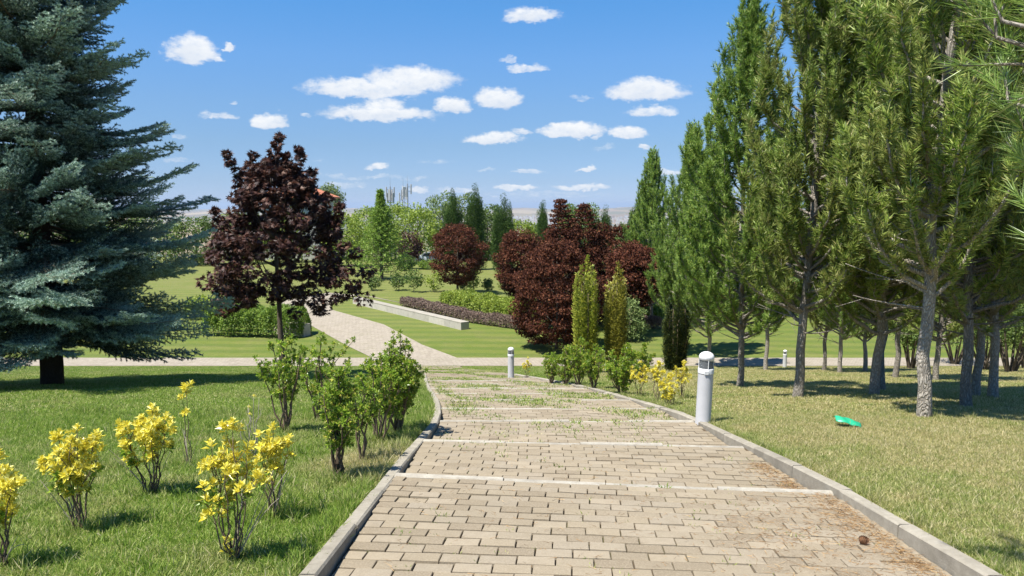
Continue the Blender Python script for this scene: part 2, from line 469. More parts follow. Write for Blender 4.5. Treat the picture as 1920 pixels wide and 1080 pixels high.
def brick_mat():
    m, nb = new_mat('paving_brick')
    g = nb.n('ShaderNodeNewGeometry'); P = g.outputs['Position']
    r = rnd(nb)
    base = nb.ramp(r, [(0, (.205, .165, .115)), (.25, (.25, .205, .145)), (.5, (.28, .23, .16)), (.75, (.265, .225, .17)), (1, (.32, .265, .19))])
    n = nb.noise(P, 14, 6, .7); n2 = nb.noise(P, 90, 4, .7); n0 = nb.noise(P, .8, 4, .6)
    col = nb.mix(nb.rng(n, .4, .75, 0, .45), base, c4((.20, .155, .10)))
    col = nb.mix(nb.rng(n2, .45, .65, 0, .6), col, c4((.37, .31, .225)))
    col = nb.mix(nb.rng(n0, .5, .75, 0, .35), col, c4((.20, .165, .11)))
    return finish(m, nb, col, .88, bump=nb.math('ADD', nb.math('MULTIPLY', n, .3), n2), bstr=.6, bdist=.004, spec=.2)
M['brick'] = brick_mat()
def stone_mat(name, a, bb, scale=12):
    m, nb = new_mat(name)
    g = nb.n('ShaderNodeNewGeometry'); P = g.outputs['Position']
    n = nb.noise(P, scale, 7, .72); n2 = nb.noise(P, scale * 9, 4, .7); n0 = nb.noise(P, 1.6, 4, .65)
    col = nb.mix(nb.rng(n, .3, .72, 0, 1), c4(a), c4(bb))
    col = nb.mix(nb.rng(n0, .5, .72, 0, .5), col, c4([x * .6 for x in a]))
    h = nb.n('ShaderNodeHueSaturation'); nb.put(h.inputs['Color'], col); nb.put(h.inputs['Value'], nb.rng(rnd(nb), 0, 1, .88, 1.1))
    return finish(m, nb, h.outputs[0], .9, bump=nb.math('ADD', n, n2), bstr=.5, bdist=.01, spec=.15)
M['kerb'] = stone_mat('kerb_concrete', (.27, .24, .19), (.39, .355, .29))
M['step'] = stone_mat('step_concrete', (.28, .25, .205), (.44, .41, .345))
M['wall'] = stone_mat('pale_wall', (.42, .385, .32), (.50, .465, .40), 5)
def soil_mat():
    m, nb = new_mat('joint_soil')
    g = nb.n('ShaderNodeNewGeometry'); P = g.outputs['Position']
    n = nb.noise(P, 30, 6, .75); n0 = nb.noise(P, 1.5, 4, .6)
    col = nb.ramp(n, [(.3, (.06, .045, .028)), (.55, (.115, .085, .055)), (.8, (.20, .15, .10))])
    col = nb.mix(nb.rng(n0, .52, .62, 0, .5), col, c4((.10, .11, .035)))
    return finish(m, nb, col, .95, bump=n, bstr=.8, bdist=.01, spec=.1)
M['soil'] = soil_mat()

# ------------------------------------------------------------------ path edges and steps
LY = [-12, 4.2, 8.5, 10.2, 11.9, 14, 16.1, 20, 25.5, 31, 36.3]; LX = [-1.24, -1.2, -1.15, -1.10, -1.26, -1.52, -1.86, -2.4, -3.1, -4.4, -6.2]
RY = [-12, 4.2, 6.3, 8.4, 10.5, 13, 16.7, 20.3, 24, 30, 36.3]; RX = [2.72, 2.78, 2.86, 2.76, 2.66, 2.46, 2.03, 1.45, .5, -.9, -2.5]
def smooth_interp(y, X, Y):
    return (np.interp(y - .5, X, Y) + np.interp(y, X, Y) + np.interp(y + .5, X, Y)) / 3
def xl(y): return smooth_interp(np.asarray(y, float), LY, LX)        # outer edge of the left kerb
def xr(y): return smooth_interp(np.asarray(y, float), RY, RX)
KW = .108
STEPS = [-7.4, -5.1, -2.8, -.5, 1.6, 3.78, 6.42, 8.45, 10.3, 12.1, 13.9, 15.7, 17.5, 19.3, 21.1, 22.9]
RISE = .105
def tread(v):
    """level of the paving along the path, with its slope"""
    for a, c in zip(STEPS[:-1], STEPS[1:]):
        if a <= v < c:
            za = float(gz(a)) - RISE; zc = float(gz(c))
            return za + (zc - za) * (v - a) / (c - a), (zc - za) / (c - a)
    if v >= STEPS[-1]:
        k = max(0, 1 - (v - STEPS[-1]) / 3.0)
        return float(gz(v)) - RISE * k, float(gz(v + .3) - gz(v - .3)) / .6
    return float(gz(v)), 0.0
def tilt(v): return float(np.interp(v, [3, 4.3, 6.4, 8.4, 10.4, 30], [-.05, -.07, -.12, -.06, 0, 0]))
XC = .8
rg = np.random.default_rng(11)

# lawns and country as one sheet each side of the path, then one sheet to the horizon
mb = MB()
ys = np.concatenate([np.arange(-14, 3, 1.0), np.arange(3, 36.3, .25), [36.3]])
off = np.concatenate([[0, .05, .12, .25, .45, .7, 1.0], 1.0 + np.cumsum(.35 * 1.09 ** np.arange(40))])
def bumps(x, y):
    return .012 * np.sin(x * 3.1 + y * 1.7) + .012 * np.sin(x * 1.3 - y * 2.3 + 1) + .02 * np.sin(x * .6 + y * .5 + 2)
for side in (-1, 1):
    V = []
    for y in ys:
        x0 = float(xl(y)) + .03 if side < 0 else float(xr(y)) - .03
        x = x0 + side * off
        fade = np.clip((36.3 - y) / 3, 0, 1) * np.clip(off / .6, 0, 1)
        z = float(gz(y)) - .01 + bumps(x, y) * fade
        V.append(np.stack([x, np.full(len(x), y), z], 1))
    n, k = len(ys), len(off)
    i = np.arange(n - 1)[:, None]; j = np.arange(k - 1)[None]
    q = [i * k + j, i * k + j + 1, (i + 1) * k + j + 1, (i + 1) * k + j]
    if side < 0: q = q[::-1]
    mb.add(np.concatenate(V), None, np.stack(q, -1).reshape(-1, 4))
tag(obj('lawn', mb.mesh('lawn', M['lawn'], True)), 'sloping lawns on both sides of the stepped brick path', kind='structure')
mb = MB()
ys2 = np.concatenate([[36.3], np.arange(37, 60, .5), np.arange(60, 200, 3), np.geomspace(200, 26000, 70)])
us = np.linspace(-1, 1, 181)
V = []
for y in ys2:
    x = us * (120 + y * 1.3)
    hill = 0.0
    if y > 5000:
        t = x / 1000
        ridge = 34 * (1 + .45 * np.sin(t * 1.1 + y * .0004) + .3 * np.sin(t * 2.7 + 1.3) + .15 * np.sin(t * 6.1))
        hill = ridge * (np.clip((y - 8500) / 4500, 0, 1) ** 1.3) * 2.1 * np.clip(1 - (y - 14000) / 16000, .3, 1)
    V.append(np.stack([x, np.full(len(x), y), np.full(len(x), float(gz(y)) - .01) + hill], 1))
n, k = len(ys2), len(us)
i = np.arange(n - 1)[:, None]; j = np.arange(k - 1)[None]
mb.add(np.concatenate(V), None, np.stack([i * k + j, i * k + j + 1, (i + 1) * k + j + 1, (i + 1) * k + j], -1).reshape(-1, 4))
tag(obj('ground', mb.mesh('ground', M['lawn'], True)), 'level striped lawns running out to the open valley and hills', kind='structure')

# cross path and the lane that leaves it towards the upper left, with the strip behind the low wall
def strip(name, L, R, z, mat, label, parent=None):
    mb = MB(); V = []
    for a, c in zip(L, R): V += [(a[0], a[1], float(gz(a[1])) + z), (c[0], c[1], float(gz(c[1])) + z)]
    mb.add(V, None, [[2 * i, 2 * i + 1, 2 * i + 3, 2 * i + 2] for i in range(len(L) - 1)])
    return tag(obj(name, mb.mesh(name, mat), parent), label, kind='structure')
xs = np.linspace(-90, 90, 61)
strip('cross_path', [(x, 38.9 + .05 * math.sin(x)) for x in xs], [(x, 36.32) for x in xs], .004, M['paving'], 'level block paved path crossing the picture from side to side')
strip('lane', [(-7.3, 38.7), (-9.6, 42.5), (-13.2, 49), (-18, 56), (-19.5, 62), (-17, 68.5)], [(-2.8, 38.7), (-5.2, 42.6), (-8.7, 50), (-14, 57.2), (-15.2, 62), (-13.7, 66.6)], .008, M['paving2'], 'pale paved lane leading away to the upper left')
strip('gravel_strip', [(-13.6, 66.5), (-2.2, 52.6)], [(-12.4, 65.4), (-1.4, 51.2)], .012, M['paving2'], 'pale paved strip between the low wall and the brown hedge')

# the stepped brick path
pathmesh = MB()
vs = []
for a, c in zip(STEPS[:-1], STEPS[1:]): vs += [a + .001, (a + c) / 2, c - .001]
vs += list(np.arange(STEPS[-1] + .01, 36.3, .6)) + [36.3]
V = []
for v in vs:
    z = tread(v)[0] - .020; t = tilt(v)
    a = float(xl(v)) + .02; c = float(xr(v)) - .02
    V += [(a, v + t * (a - XC), z), ((a + c) / 2, v + t * ((a + c) / 2 - XC), z), (c, v + t * (c - XC), z)]
pathmesh.add(V, None, [q for i in range(len(vs) - 1) for q in ([3 * i, 3 * i + 1, 3 * i + 4, 3 * i + 3], [3 * i + 1, 3 * i + 2, 3 * i + 5, 3 * i + 4])])
path = tag(obj('paved_path', pathmesh.mesh('paved_path', M['soil'])), 'stepped brick path running downhill from the viewer', kind='structure')

def brick_unit(seed, w=.236, d=.134, h=.055):
    r = np.random.default_rng(seed); m = MB(); e = .0035
    x, y = w / 2, d / 2
    o = np.array([(-x, -y), (x, -y), (x, y), (-x, y)])
    j = lambda s: r.uniform(-s, s, (4, 2))
    lo = np.column_stack([o + j(.002), np.full(4, -h)])
    up = np.column_stack([o + j(.002), np.full(4, -e) + r.uniform(-.001, .001, 4)])
    top = np.column_stack([o * (1 - np.array([e / x, e / y]) * r.uniform(.8, 1.6)) + j(.002), r.uniform(-.0015, .0015, 4)])
    mid = np.array([[r.uniform(-.05, .05), r.uniform(-.02, .02), r.uniform(-.0008, .0012)]])
    V = np.vstack([lo, up, top, mid]); Q = []; T = []
    for i in range(4):
        k = (i + 1) % 4
        Q += [[i, k, 4 + k, 4 + i], [4 + i, 4 + k, 8 + k, 8 + i]]; T.append([8 + i, 8 + k, 12])
    m.add(V, T, Q); return m
units = [brick_unit(s) for s in range(8)]
unit_mesh = [u.mesh('brick', M['brick']) for u in units]
rows = []
for a, c in list(zip(STEPS[:-1], STEPS[1:])):
    if c < 1: continue
    n = max(1, round((c - a - .13) / .148)); s = (c - a - .13) / n
    rows += [(a + .015 + s * (i + .5), s) for i in range(n)]
v = STEPS[-1] + .1
while v < 36.2: rows.append((v, .148)); v += .148
bricks = []
for ri, (v, s) in enumerate(rows):
    a = float(xl(v)) + KW + .01; c = float(xr(v)) - KW - .01
    bw = .244; st = -(ri % 2) * bw / 2 + rg.uniform(-.02, .02)
    x = a + st
    z, sl = tread(v); t = tilt(v)
    while x < c - .04:
        x0 = max(x, a); x1 = min(x + bw, c)
        if x1 - x0 > .05:
            xm = (x0 + x1) / 2
            bricks.append((xm, v + t * (xm - XC) + rg.normal(0, .0025), z + rg.normal(0, .002) - (rg.uniform(.003, .009) if rg.uniform() < .06 else 0), (x1 - x0 - .008) / .236, (s - .017) / .134, math.atan(sl) + rg.normal(0, .009), rg.normal(0, .008), math.atan(t) + rg.normal(0, .009)))
        x += bw
vis = [bk for bk in bricks if bk[1] > 4.05 - .0]
vis.sort(key=lambda q: q[1])
near = set(id(q) for q in vis[:300])
rest = MB()
for q in bricks:
    bx_, by_, bz_, sx_, sy_, rx_, ry_, rz_ = q
    k = int(rg.integers(0, 8))
    if id(q) in near:
        obj('brick', unit_mesh[k], path, (bx_, by_, bz_), (rx_, ry_, rz_), (sx_, sy_, 1))
    else:
        Mx = Matrix.LocRotScale(Vector((bx_, by_, bz_)), __import__('mathutils').Euler((rx_, ry_, rz_)), Vector((sx_, sy_, 1)))
        A = np.array(Mx); V, T, Q = units[k].arrays()
        rest.add(V @ A[:3, :3].T + A[:3, 3], T, Q)
tag(obj('brick', rest.mesh('bricks_beyond', M['brick']), path), kind='stuff')

def prism_along(P0, P1, w, z0, z1, h, bev=.012, r=None):
    """a kerb stone from P0 to P1 (xy), top following z0->z1"""
    P0 = np.array(P0, float); P1 = np.array(P1, float)
    d = (P1 - P0); L = np.linalg.norm(d); d /= L; s = np.array([d[1], -d[0]])
    P0 = P0 + d * .004; P1 = P1 - d * .004
    m = MB(); V = []
    for P, z in ((P0, z0), (P1, z1)):
        for o, dz in ((-w / 2, -h), (-w / 2, -bev), (-w / 2 + bev, 0), (w / 2 - bev, 0), (w / 2, -bev), (w / 2, -h)):
            jx, jz = (r.uniform(-.003, .003), r.uniform(-.003, .003)) if r is not None else (0, 0)
            V.append((P[0] + s[0] * (o + jx), P[1] + s[1] * (o + jx), z + dz + jz))
    Q = [[i, i + 1, 7 + i, 6 + i] for i in range(5)]
    m.add(V, [[0, 2, 1], [0, 3, 2], [0, 4, 3], [0, 5, 4], [6, 7, 8], [6, 8, 9], [6, 9, 10], [6, 10, 11]], Q)
    return m
for side, fx, y_end in ((-1, xl, 25.6), (1, xr, 24.6)):
    y = -6.0
    while y < y_end:
        y2 = y + (1.0 if y < 17 else 1.4)
        cx0 = float(fx(y)) - side * KW / 2; cx1 = float(fx(y2)) - side * KW / 2
        lift = .02 if y < 18 else .006
        o_ = rg.uniform(-.006, .006)
        m = prism_along((cx0 + o_, y), (cx1 + o_, y2), KW, float(gz(y)) + lift + rg.uniform(-.006, .006), float(gz(y2)) + lift + rg.uniform(-.006, .006), .45, .014, rg)
        obj('kerb_stone', m.mesh('kerb_stone', M['kerb']), path)
        y = y2
for v in STEPS:
    if v < 1: continue
    t = tilt(v); a = float(xl(v)) + KW - .0; c = float(xr(v)) - KW
    n = max(2, round((c - a) / .98)); cuts = np.linspace(a, c, n + 1); cuts[1:-1] += rg.uniform(-.05, .05, n - 1)
    vc = v - .055
    for i in range(n):
        dz = rg.uniform(-.012, .010); dy = rg.uniform(-.01, .01)
        z = float(gz(v)) + .006 + dz
        m = prism_along((cuts[i], vc + t * (cuts[i] - XC) + dy), (cuts[i + 1], vc + t * (cuts[i + 1] - XC) + dy), .085, z, z + rg.uniform(-.006, .006), .26, .012, rg)
        obj('step_stone', m.mesh('step_stone', M['step']), path)
# ------------------------------------------------------------------ plant materials
M['pine_bark'] = bark('pine_bark', (.15, .125, .10), (.52, .475, .41), 15, .38, .03)
M['spruce_bark'] = bark('spruce_bark', (.05, .035, .025), (.13, .095, .07), 10, .5, .02)
M['grey_bark'] = bark('grey_bark', (.05, .04, .03), (.19, .155, .12), 16, .5, .01)
M['twig'] = bark('twig_bark', (.10, .07, .045), (.30, .23, .17), 22, .5, .004)
M['dead'] = plain('dead_twig', (.34, .29, .24), .9, .25)
M['pine'] = foliage('pine_needles', [(0, (.11, .16, .035)), (.35, (.225, .335, .055)), (.65, (.33, .44, .085)), (.85, (.43, .49, .13)), (1, (.48, .40, .18))], .5, .32, .4, .13,
                    patch=.4, patch_col=(.30, .28, .10), patch_scale=.9)
M['pine_dark'] = foliage('pine_needles_green', [(0, (.07, .13, .03)), (.4, (.18, .295, .05)), (.75, (.28, .40, .075)), (1, (.40, .46, .11))], .5, .32, .4, .12)
M['near_pine'] = foliage('near_pine_needles', [(0, (.15, .26, .05)), (.5, (.27, .40, .08)), (.9, (.38, .48, .14)), (1, (.50, .42, .2))], .38, .3, .5, .05)
M['spruce'] = foliage('spruce_needles', [(0, (.16, .23, .185)), (.4, (.30, .42, .335)), (.75, (.44, .58, .47)), (1, (.62, .74, .62))], .5, .12, .35, .2)
M['spruce_old_shaded'] = foliage('spruce_needles_old_shaded', [(0, (.025, .05, .036)), (.5, (.06, .10, .072)), (1, (.12, .18, .13))], .55, .06, .2, .15)  # old inner needles, with the shade between the branches put into their colour
M['maple'] = foliage('purple_maple_leaves', [(0, (.030, .013, .011)), (.5, (.060, .025, .019)), (.85, (.105, .045, .031)), (1, (.19, .10, .065))], .5, .25, .35, .1)
M['globe'] = foliage('bronze_maple_leaves', [(0, (.038, .014, .009)), (.45, (.085, .028, .016)), (.8, (.15, .052, .028)), (1, (.25, .105, .05))], .65, .3, .15, .12)
M['lime'] = foliage('light_green_leaves', [(0, (.13, .19, .02)), (.5, (.24, .33, .04)), (1, (.38, .45, .08))], .5, .35, .35, .15)
M['mid'] = foliage('green_leaves', [(0, (.06, .11, .022)), (.5, (.12, .19, .035)), (1, (.21, .28, .065))], .5, .3, .35, .15)
M['grey_green'] = foliage('grey_green_leaves', [(0, (.09, .14, .04)), (.5, (.18, .25, .075)), (1, (.29, .36, .13))], .55, .3, .3, .12)
M['dark'] = foliage('dark_cypress', [(0, (.035, .07, .018)), (.5, (.07, .13, .03)), (1, (.13, .20, .05))], .7, .2, .1, .12)
M['conifer'] = foliage('fresh_conifer', [(0, (.11, .19, .025)), (.5, (.21, .33, .045)), (1, (.34, .46, .08))], .5, .25, .3, .1)
M['gold'] = foliage('golden_yew', [(0, (.15, .20, .03)), (.45, (.31, .36, .05)), (.85, (.50, .51, .09)), (1, (.66, .63, .15))], .5, .25, .35, .05)
M['gold_dull'] = foliage('bronze_yew', [(0, (.15, .16, .03)), (.45, (.28, .27, .05)), (.85, (.44, .41, .08)), (1, (.60, .55, .13))], .5, .25, .35, .05)
M['yewdark'] = foliage('dark_yew', [(0, (.02, .035, .012)), (.6, (.045, .07, .02)), (.9, (.12, .14, .03)), (1, (.26, .27, .05))], .5, .15, .3, .05)
M['euon'] = foliage('glossy_green_leaves', [(0, (.13, .22, .025)), (.5, (.25, .38, .04)), (.82, (.38, .50, .07)), (.92, (.50, .48, .08)), (1, (.65, .58, .14))], .34, .3, .5, .06)
M['euon_gold'] = foliage('golden_leaves', [(0, (.52, .45, .04)), (.5, (.76, .66, .07)), (.85, (.86, .79, .16)), (1, (.82, .80, .34))], .35, .3, .5, .05)
M['barberry'] = foliage('brown_hedge_leaves', [(0, (.13, .085, .075)), (.5, (.22, .15, .125)), (1, (.34, .27, .19))], .6, .15, .2, .08)
M['hedge'] = foliage('hedge_leaves', [(0, (.07, .14, .02)), (.5, (.16, .26, .03)), (1, (.30, .40, .06))], .45, .25, .35, .08)
M['hedge_lime'] = foliage('lime_hedge_leaves', [(0, (.14, .21, .025)), (.5, (.28, .37, .045)), (1, (.42, .48, .08))], .45, .3, .35, .08)
M['grass'] = foliage('grass_blades', [(0, (.075, .125, .02)), (.4, (.13, .20, .032)), (.75, (.20, .275, .055)), (.92, (.28, .32, .10)), (1, (.42, .37, .18))], .5, .35, .3, .18)

DRY = ground_at(705, 862)
def grass_material():
    m, nb = new_mat('grass_blades')
    g = nb.n('ShaderNodeNewGeometry'); P = g.outputs['Position']; oi = nb.n('ShaderNodeObjectInfo')
    sp = nb.n('ShaderNodeSeparateXYZ'); nb.put(sp.inputs[0], P)
    r = nb.math('FRACT', nb.math('ADD', g.outputs['Random Per Island'], oi.outputs['Random']))
    green = nb.ramp(r, [(0, (.085, .17, .02)), (.4, (.18, .30, .034)), (.74, (.29, .41, .06)), (.88, (.40, .48, .11)), (.95, (.52, .50, .2)), (1, (.62, .58, .34))])
    dry = nb.ramp(r, [(0, (.20, .24, .06)), (.4, (.42, .38, .15)), (.7, (.64, .54, .29)), (1, (.76, .66, .43))])
    big = nb.noise(P, .35, 4, .6); mid = nb.noise(P, 2.2, 5, .65)
    side = nb.rng(sp.outputs[0], 1.0, 4.0, .0, .21)
    dp = nb.vmath('DISTANCE', nb.vmath('MULTIPLY', P, (1, .6, 0)), (DRY[0], DRY[1] * .6, 0), out=1)
    side = nb.math('ADD', side, nb.rng(dp, .15, .75, .35, 0))
    k = nb.math('ADD', nb.math('ADD', nb.math('MULTIPLY', nb.math('ADD', big, mid), .5), side), nb.math('MULTIPLY', nb.math('SUBTRACT', r, .5), .12))
    col = nb.mix(nb.rng(k, .47, .74, .05, .92), green, dry)
    return finish(m, nb, col, .5, trans=.42, spec=.22)
M['grass'] = grass_material()

# ------------------------------------------------------------------ foliage builders
def bezier(P0, P1, P2, n):
    t = np.linspace(0, 1, n)[:, None]
    return (1 - t) ** 2 * np.array(P0) + 2 * t * (1 - t) * np.array(P1) + t ** 2 * np.array(P2)

def shoots_needles(mb, O, A, Ls, rg, step=.05, per=8, nl=.115, nw=.013, ang=50, tip=True):
    """bottle-brush shoots: origins O, axes A, lengths Ls, all needles in one go"""
    O = np.asarray(O, float); A = unit(A); Ls = np.asarray(Ls, float)
    cnt = np.maximum(2, (Ls / step).astype(int)) * per
    idx = np.repeat(np.arange(len(O)), cnt)
    n = len(idx)
    t = rg.uniform(.0, 1.0, n)
    P = O[idx] + A[idx] * (t * Ls[idx])[:, None]
    X, Y = perp(A[idx]); ph = rg.uniform(0, 2 * math.pi, n)[:, None]
    rad = X * np.cos(ph) + Y * np.sin(ph)
    a = np.radians(rg.normal(ang, 12, n) * (1 - .55 * t))[:, None]
    D = A[idx] * np.cos(a) + rad * np.sin(a)
    needles(mb, P, D, nl * rg.uniform(.7, 1.15, n), nw, rg)

def pine_variant(seed, H=9.6, R=1.55, clear=1.9, nb_=100, fork=True, per=9, nw=.020):
    """upright black pine: ascending limbs ending in candle-like leaders"""
    rg = np.random.default_rng(seed)
    wood = MB(); crown = MB()
    lean = rg.normal(0, .22, 2)
    nT = 22; t = np.linspace(0, 1, nT)
    wig = np.cumsum(rg.normal(0, .03, (nT, 2)), axis=0)
    axis = np.stack([lean[0] * t + wig[:, 0], lean[1] * t + wig[:, 1], t * H * .93], 1); axis[0, :2] = 0
    rad = .072 * (1 - t) ** .75 + .012; rad[0] *= 1.3
    P = axis.copy(); P[0, 2] = -.25
    tube(wood, P, rad, 11, wob=.10, rg=rg)
    def trunk_at(h):
        return np.array([np.interp(h, axis[:, 2], axis[:, 0]), np.interp(h, axis[:, 2], axis[:, 1]), h])
    def env(h):       # crown radius by height
        u = (h - clear) / (H - clear)
        return R * np.interp(u, [-.2, 0, .12, .3, .55, .8, .95, 1.05], [.55, .78, 1.0, 1.0, .78, .40, .16, .05])
    O = []; A = []; Ls = []
    for k in range(nb_):
        hb = clear + (H - clear) * (k / nb_) ** 1.12 * .93 + rg.uniform(-.25, .1)
        az = k * 2.399 + rg.uniform(-.5, .5)
        ln = rg.uniform(1.0, 2.1) * (1 - .35 * hb / H)
        top = min(hb + ln, H + .1)
        ro = env((hb + top) / 2) * rg.uniform(.2, 1.0) ** .6
        rt = min(ro * 1.08, max(.06, env(top) * rg.uniform(.7, 1.15)))
        b0 = trunk_at(max(clear * .72, hb - .2)); c = np.array([math.cos(az), math.sin(az), 0])
        tc_ = trunk_at(min(hb, H * .92))
        p1 = tc_ + c * ro + np.array([0, 0, .15 * ln]); p2 = trunk_at(min(top, H * .92)) + c * rt; p2[2] = top
        n = max(8, int((ln + ro) / .11))
        Q = bezier(b0, p1, p2, n)
        Q[1:-1] += rg.normal(0, .012, (n - 2, 3))
        r0 = .013 + .022 * (1 - hb / H) * ro / R + .01
        tube(wood, Q[::2] if n > 9 else Q, np.linspace(r0, .006, len(Q[::2] if n > 9 else Q)), 5)
        D = unit(np.gradient(Q, axis=0)); seg = np.linalg.norm(np.diff(Q, axis=0), axis=1).mean()
        s0 = int(n * rg.uniform(.12, .3)) if hb < H * .6 else int(n * .08)
        O.append(Q[s0:-1]); A.append(D[s0:-1]); Ls.append(np.full(n - 1 - s0, seg * 1.1))
        # side shoots, turning up
        m = int((n - s0) * 1.7)
        ii = rg.integers(s0, n, m); ph = rg.uniform(0, 2 * math.pi, m)
        out = np.stack([np.cos(ph), np.sin(ph), np.zeros(m)], 1)
        ax = unit(out * rg.uniform(.35, .95, m)[:, None] + D[ii] * .45 + np.array([0, 0, .75]))
        O.append(Q[ii]); A.append(ax); Ls.append(rg.uniform(.10, .34, m))
        for q in range(0, m, 3):
            tube(wood, [Q[ii[q]], Q[ii[q]] + ax[q] * Ls[-1][q] * .9], [.006, .003], 3, cap=False)
    # a few bare dead twigs under the crown
    for k in range(16):
        hb = rg.uniform(clear * .7, clear + 1.6); az = rg.uniform(0, 6.28); L = rg.uniform(.4, 1.15)
        p = trunk_at(hb); c = np.array([math.cos(az), math.sin(az), 0])
        Q = bezier(p, p + c * L * .6 + [0, 0, .05], p + c * L + [rg.normal(0, .1), rg.normal(0, .1), rg.uniform(-.1, .35)], 6)
        tube(wood, Q, np.linspace(.014, .004, 6), 4)
        for q in range(2):
            s = Q[rg.integers(2, 5)]; tube(wood, [s, s + rand_dirs(rg, 1)[0] * .25 + c * .15], [.005, .002], 3)
    tp = trunk_at(H * .92)
    O.append([tp, tp - [0, 0, .4], tp - [0, 0, .8]]); A.append([[0, 0, 1]] * 3); Ls.append([.5, .5, .5])
    shoots_needles(crown, np.concatenate(O), np.concatenate(A), np.concatenate(Ls), rg, step=.055, per=per, nw=nw, nl=.13, ang=64)
    print('pine tris', sum(len(q) for q in crown.T), sum(len(q) for q in wood.Q) * 2)
    return wood, crown

def spruce_branch(seed, L=3.4):
    rg = np.random.default_rng(seed)
    wood = MB(); nd = MB()
    n = 16; t = np.linspace(0, 1, n)
    main = np.stack([t * L, rg.normal(0, .03, n).cumsum(), -.16 * L * t * (1 - t) * 1.1 + .07 * L * t ** 4], 1)
    tube(wood, main, np.linspace(.034, .006, n), 5)
    segs = [(main[i], main[i + 1]) for i in range(5, n - 1)]
    def at_(s): return np.array([np.interp(s, t, main[:, q]) for q in range(3)])
    s = .16
    while s < .99:
        for side in (-1, 1):
            p = at_(s); a = math.radians(rg.uniform(46, 60)); tl = (.32 * (1 - s) * L + .30) * rg.uniform(.65, 1.2)
            d = np.array([math.cos(a), side * math.sin(a), rg.uniform(-.16, .10)])
            droop = rg.uniform(-.10, .02)
            m = 6; q = np.linspace(0, 1, m)[:, None]
            T = p + d * tl * q + np.array([.25, 0, 0]) * tl * q ** 2 * .5 + np.array([0, 0, 1.0]) * (droop * 4 * q * (1 - q) + rg.uniform(.02, .3) * q ** 2) * tl
            tube(wood, T[::2], [.009, .006, .003], 3, cap=False)
            segs += [(T[i], T[i + 1]) for i in range(m - 1)]
            u = .14
            while u < .97:
                for s2 in (-1, 1):
                    pp = p + (T[min(m - 1, int(u * (m - 1)))] - p) if False else T[0] + (np.array([np.interp(u, q[:, 0], T[:, z]) for z in range(3)]) - T[0])
                    a2 = math.radians(rg.uniform(34, 52)) * s2
                    dd = unit(T[-1] - T[0]); pr = np.array([-dd[1], dd[0], 0.0]); pr /= np.linalg.norm(pr)
                    l2 = (.36 * (1 - u) * tl + .10) * rg.uniform(.8, 1.1)
                    e = pp + (dd * math.cos(a2) + pr * math.sin(a2)) * l2 + np.array([0, 0, rg.uniform(-.05, .02)])
                    segs.append((pp, e))
                u += .17 / max(tl, .25) * rg.uniform(.85, 1.15)
        s += .185 / L * rg.uniform(.8, 1.2)
    S0 = np.array([a for a, _ in segs]); S1 = np.array([c for _, c in segs]); Ln = np.linalg.norm(S1 - S0, axis=1)
    cnt = np.maximum(3, (Ln / .0036).astype(int)); idx = np.repeat(np.arange(len(S0)), cnt); k = len(idx)
    tt = rg.uniform(0, 1, k)[:, None]; Ax = unit(S1 - S0)[idx]; P = S0[idx] + (S1 - S0)[idx] * tt
    X, Y = perp(Ax); ph = rg.uniform(0, 2 * math.pi, k)[:, None]
    rad = X * np.cos(ph) + Y * np.sin(ph)
    D = Ax * .7 + rad * .8 + np.array([0, 0, .25])
    needles(nd, P, D, rg.uniform(.045, .068, k), .012, rg)
    print('spruce tris', k, len(segs))
    # this year's glaucous growth covers the outer shoots; the older needles further in are dark green, which also paints in the shade of the gaps
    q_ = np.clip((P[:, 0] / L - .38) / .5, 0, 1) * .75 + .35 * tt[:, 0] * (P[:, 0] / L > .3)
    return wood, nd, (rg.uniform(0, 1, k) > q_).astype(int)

def clump_crown(mb, rg, centers, radii, per, leaf, W=.6, squash=.8, outward=None, palm=False, droop=.0, up=.55):
    """leaves scattered over many small clumps"""
    centers = np.asarray(centers); n = len(centers)
    idx = np.repeat(np.arange(n), per); k = len(idx)
    d = rand_dirs(rg, k) * (rg.uniform(.35, 1, k) ** .5)[:, None]; d[:, 2] *= squash
    P = centers[idx] + d * np.asarray(radii)[idx][:, None]
    N = unit(d + np.array([0, 0, up]) + rg.normal(0, .35, (k, 3)))
    D = unit(rand_dirs(rg, k) + unit(d) * .8 + np.array([0, 0, -droop]))
    L = leaf * rg.uniform(.65, 1.2, k)
    if palm: palm_leaves(mb, P, D, N, L)
    else: leaves(mb, P, D, N, L, L * W)

def shape_points(rg, n, prof, H0, H1, R, surf=.65, lump=.16, seed=0):
    """points inside a body of revolution; prof(u) gives relative radius; the outline is uneven"""
    u = rg.uniform(0, 1, n * 3)
    w = prof(u); keep = rg.uniform(0, 1, n * 3) < w + .05; u = u[keep][:n]; w = prof(u)
    az = rg.uniform(0, 2 * math.pi, len(u))
    ph = seed * 1.7
    un = 1 + lump * (np.sin(az * 3 + u * 9 + ph) * .6 + np.sin(az * 5 - u * 13 + ph * 2) * .5 + np.sin(az * 2 + u * 21 + ph * 3) * .4)
    r = R * w * un * (rg.uniform(surf ** 2, 1, len(u)) ** .5)
    return np.stack([r * np.cos(az), r * np.sin(az), H0 + (H1 - H0) * u], 1)

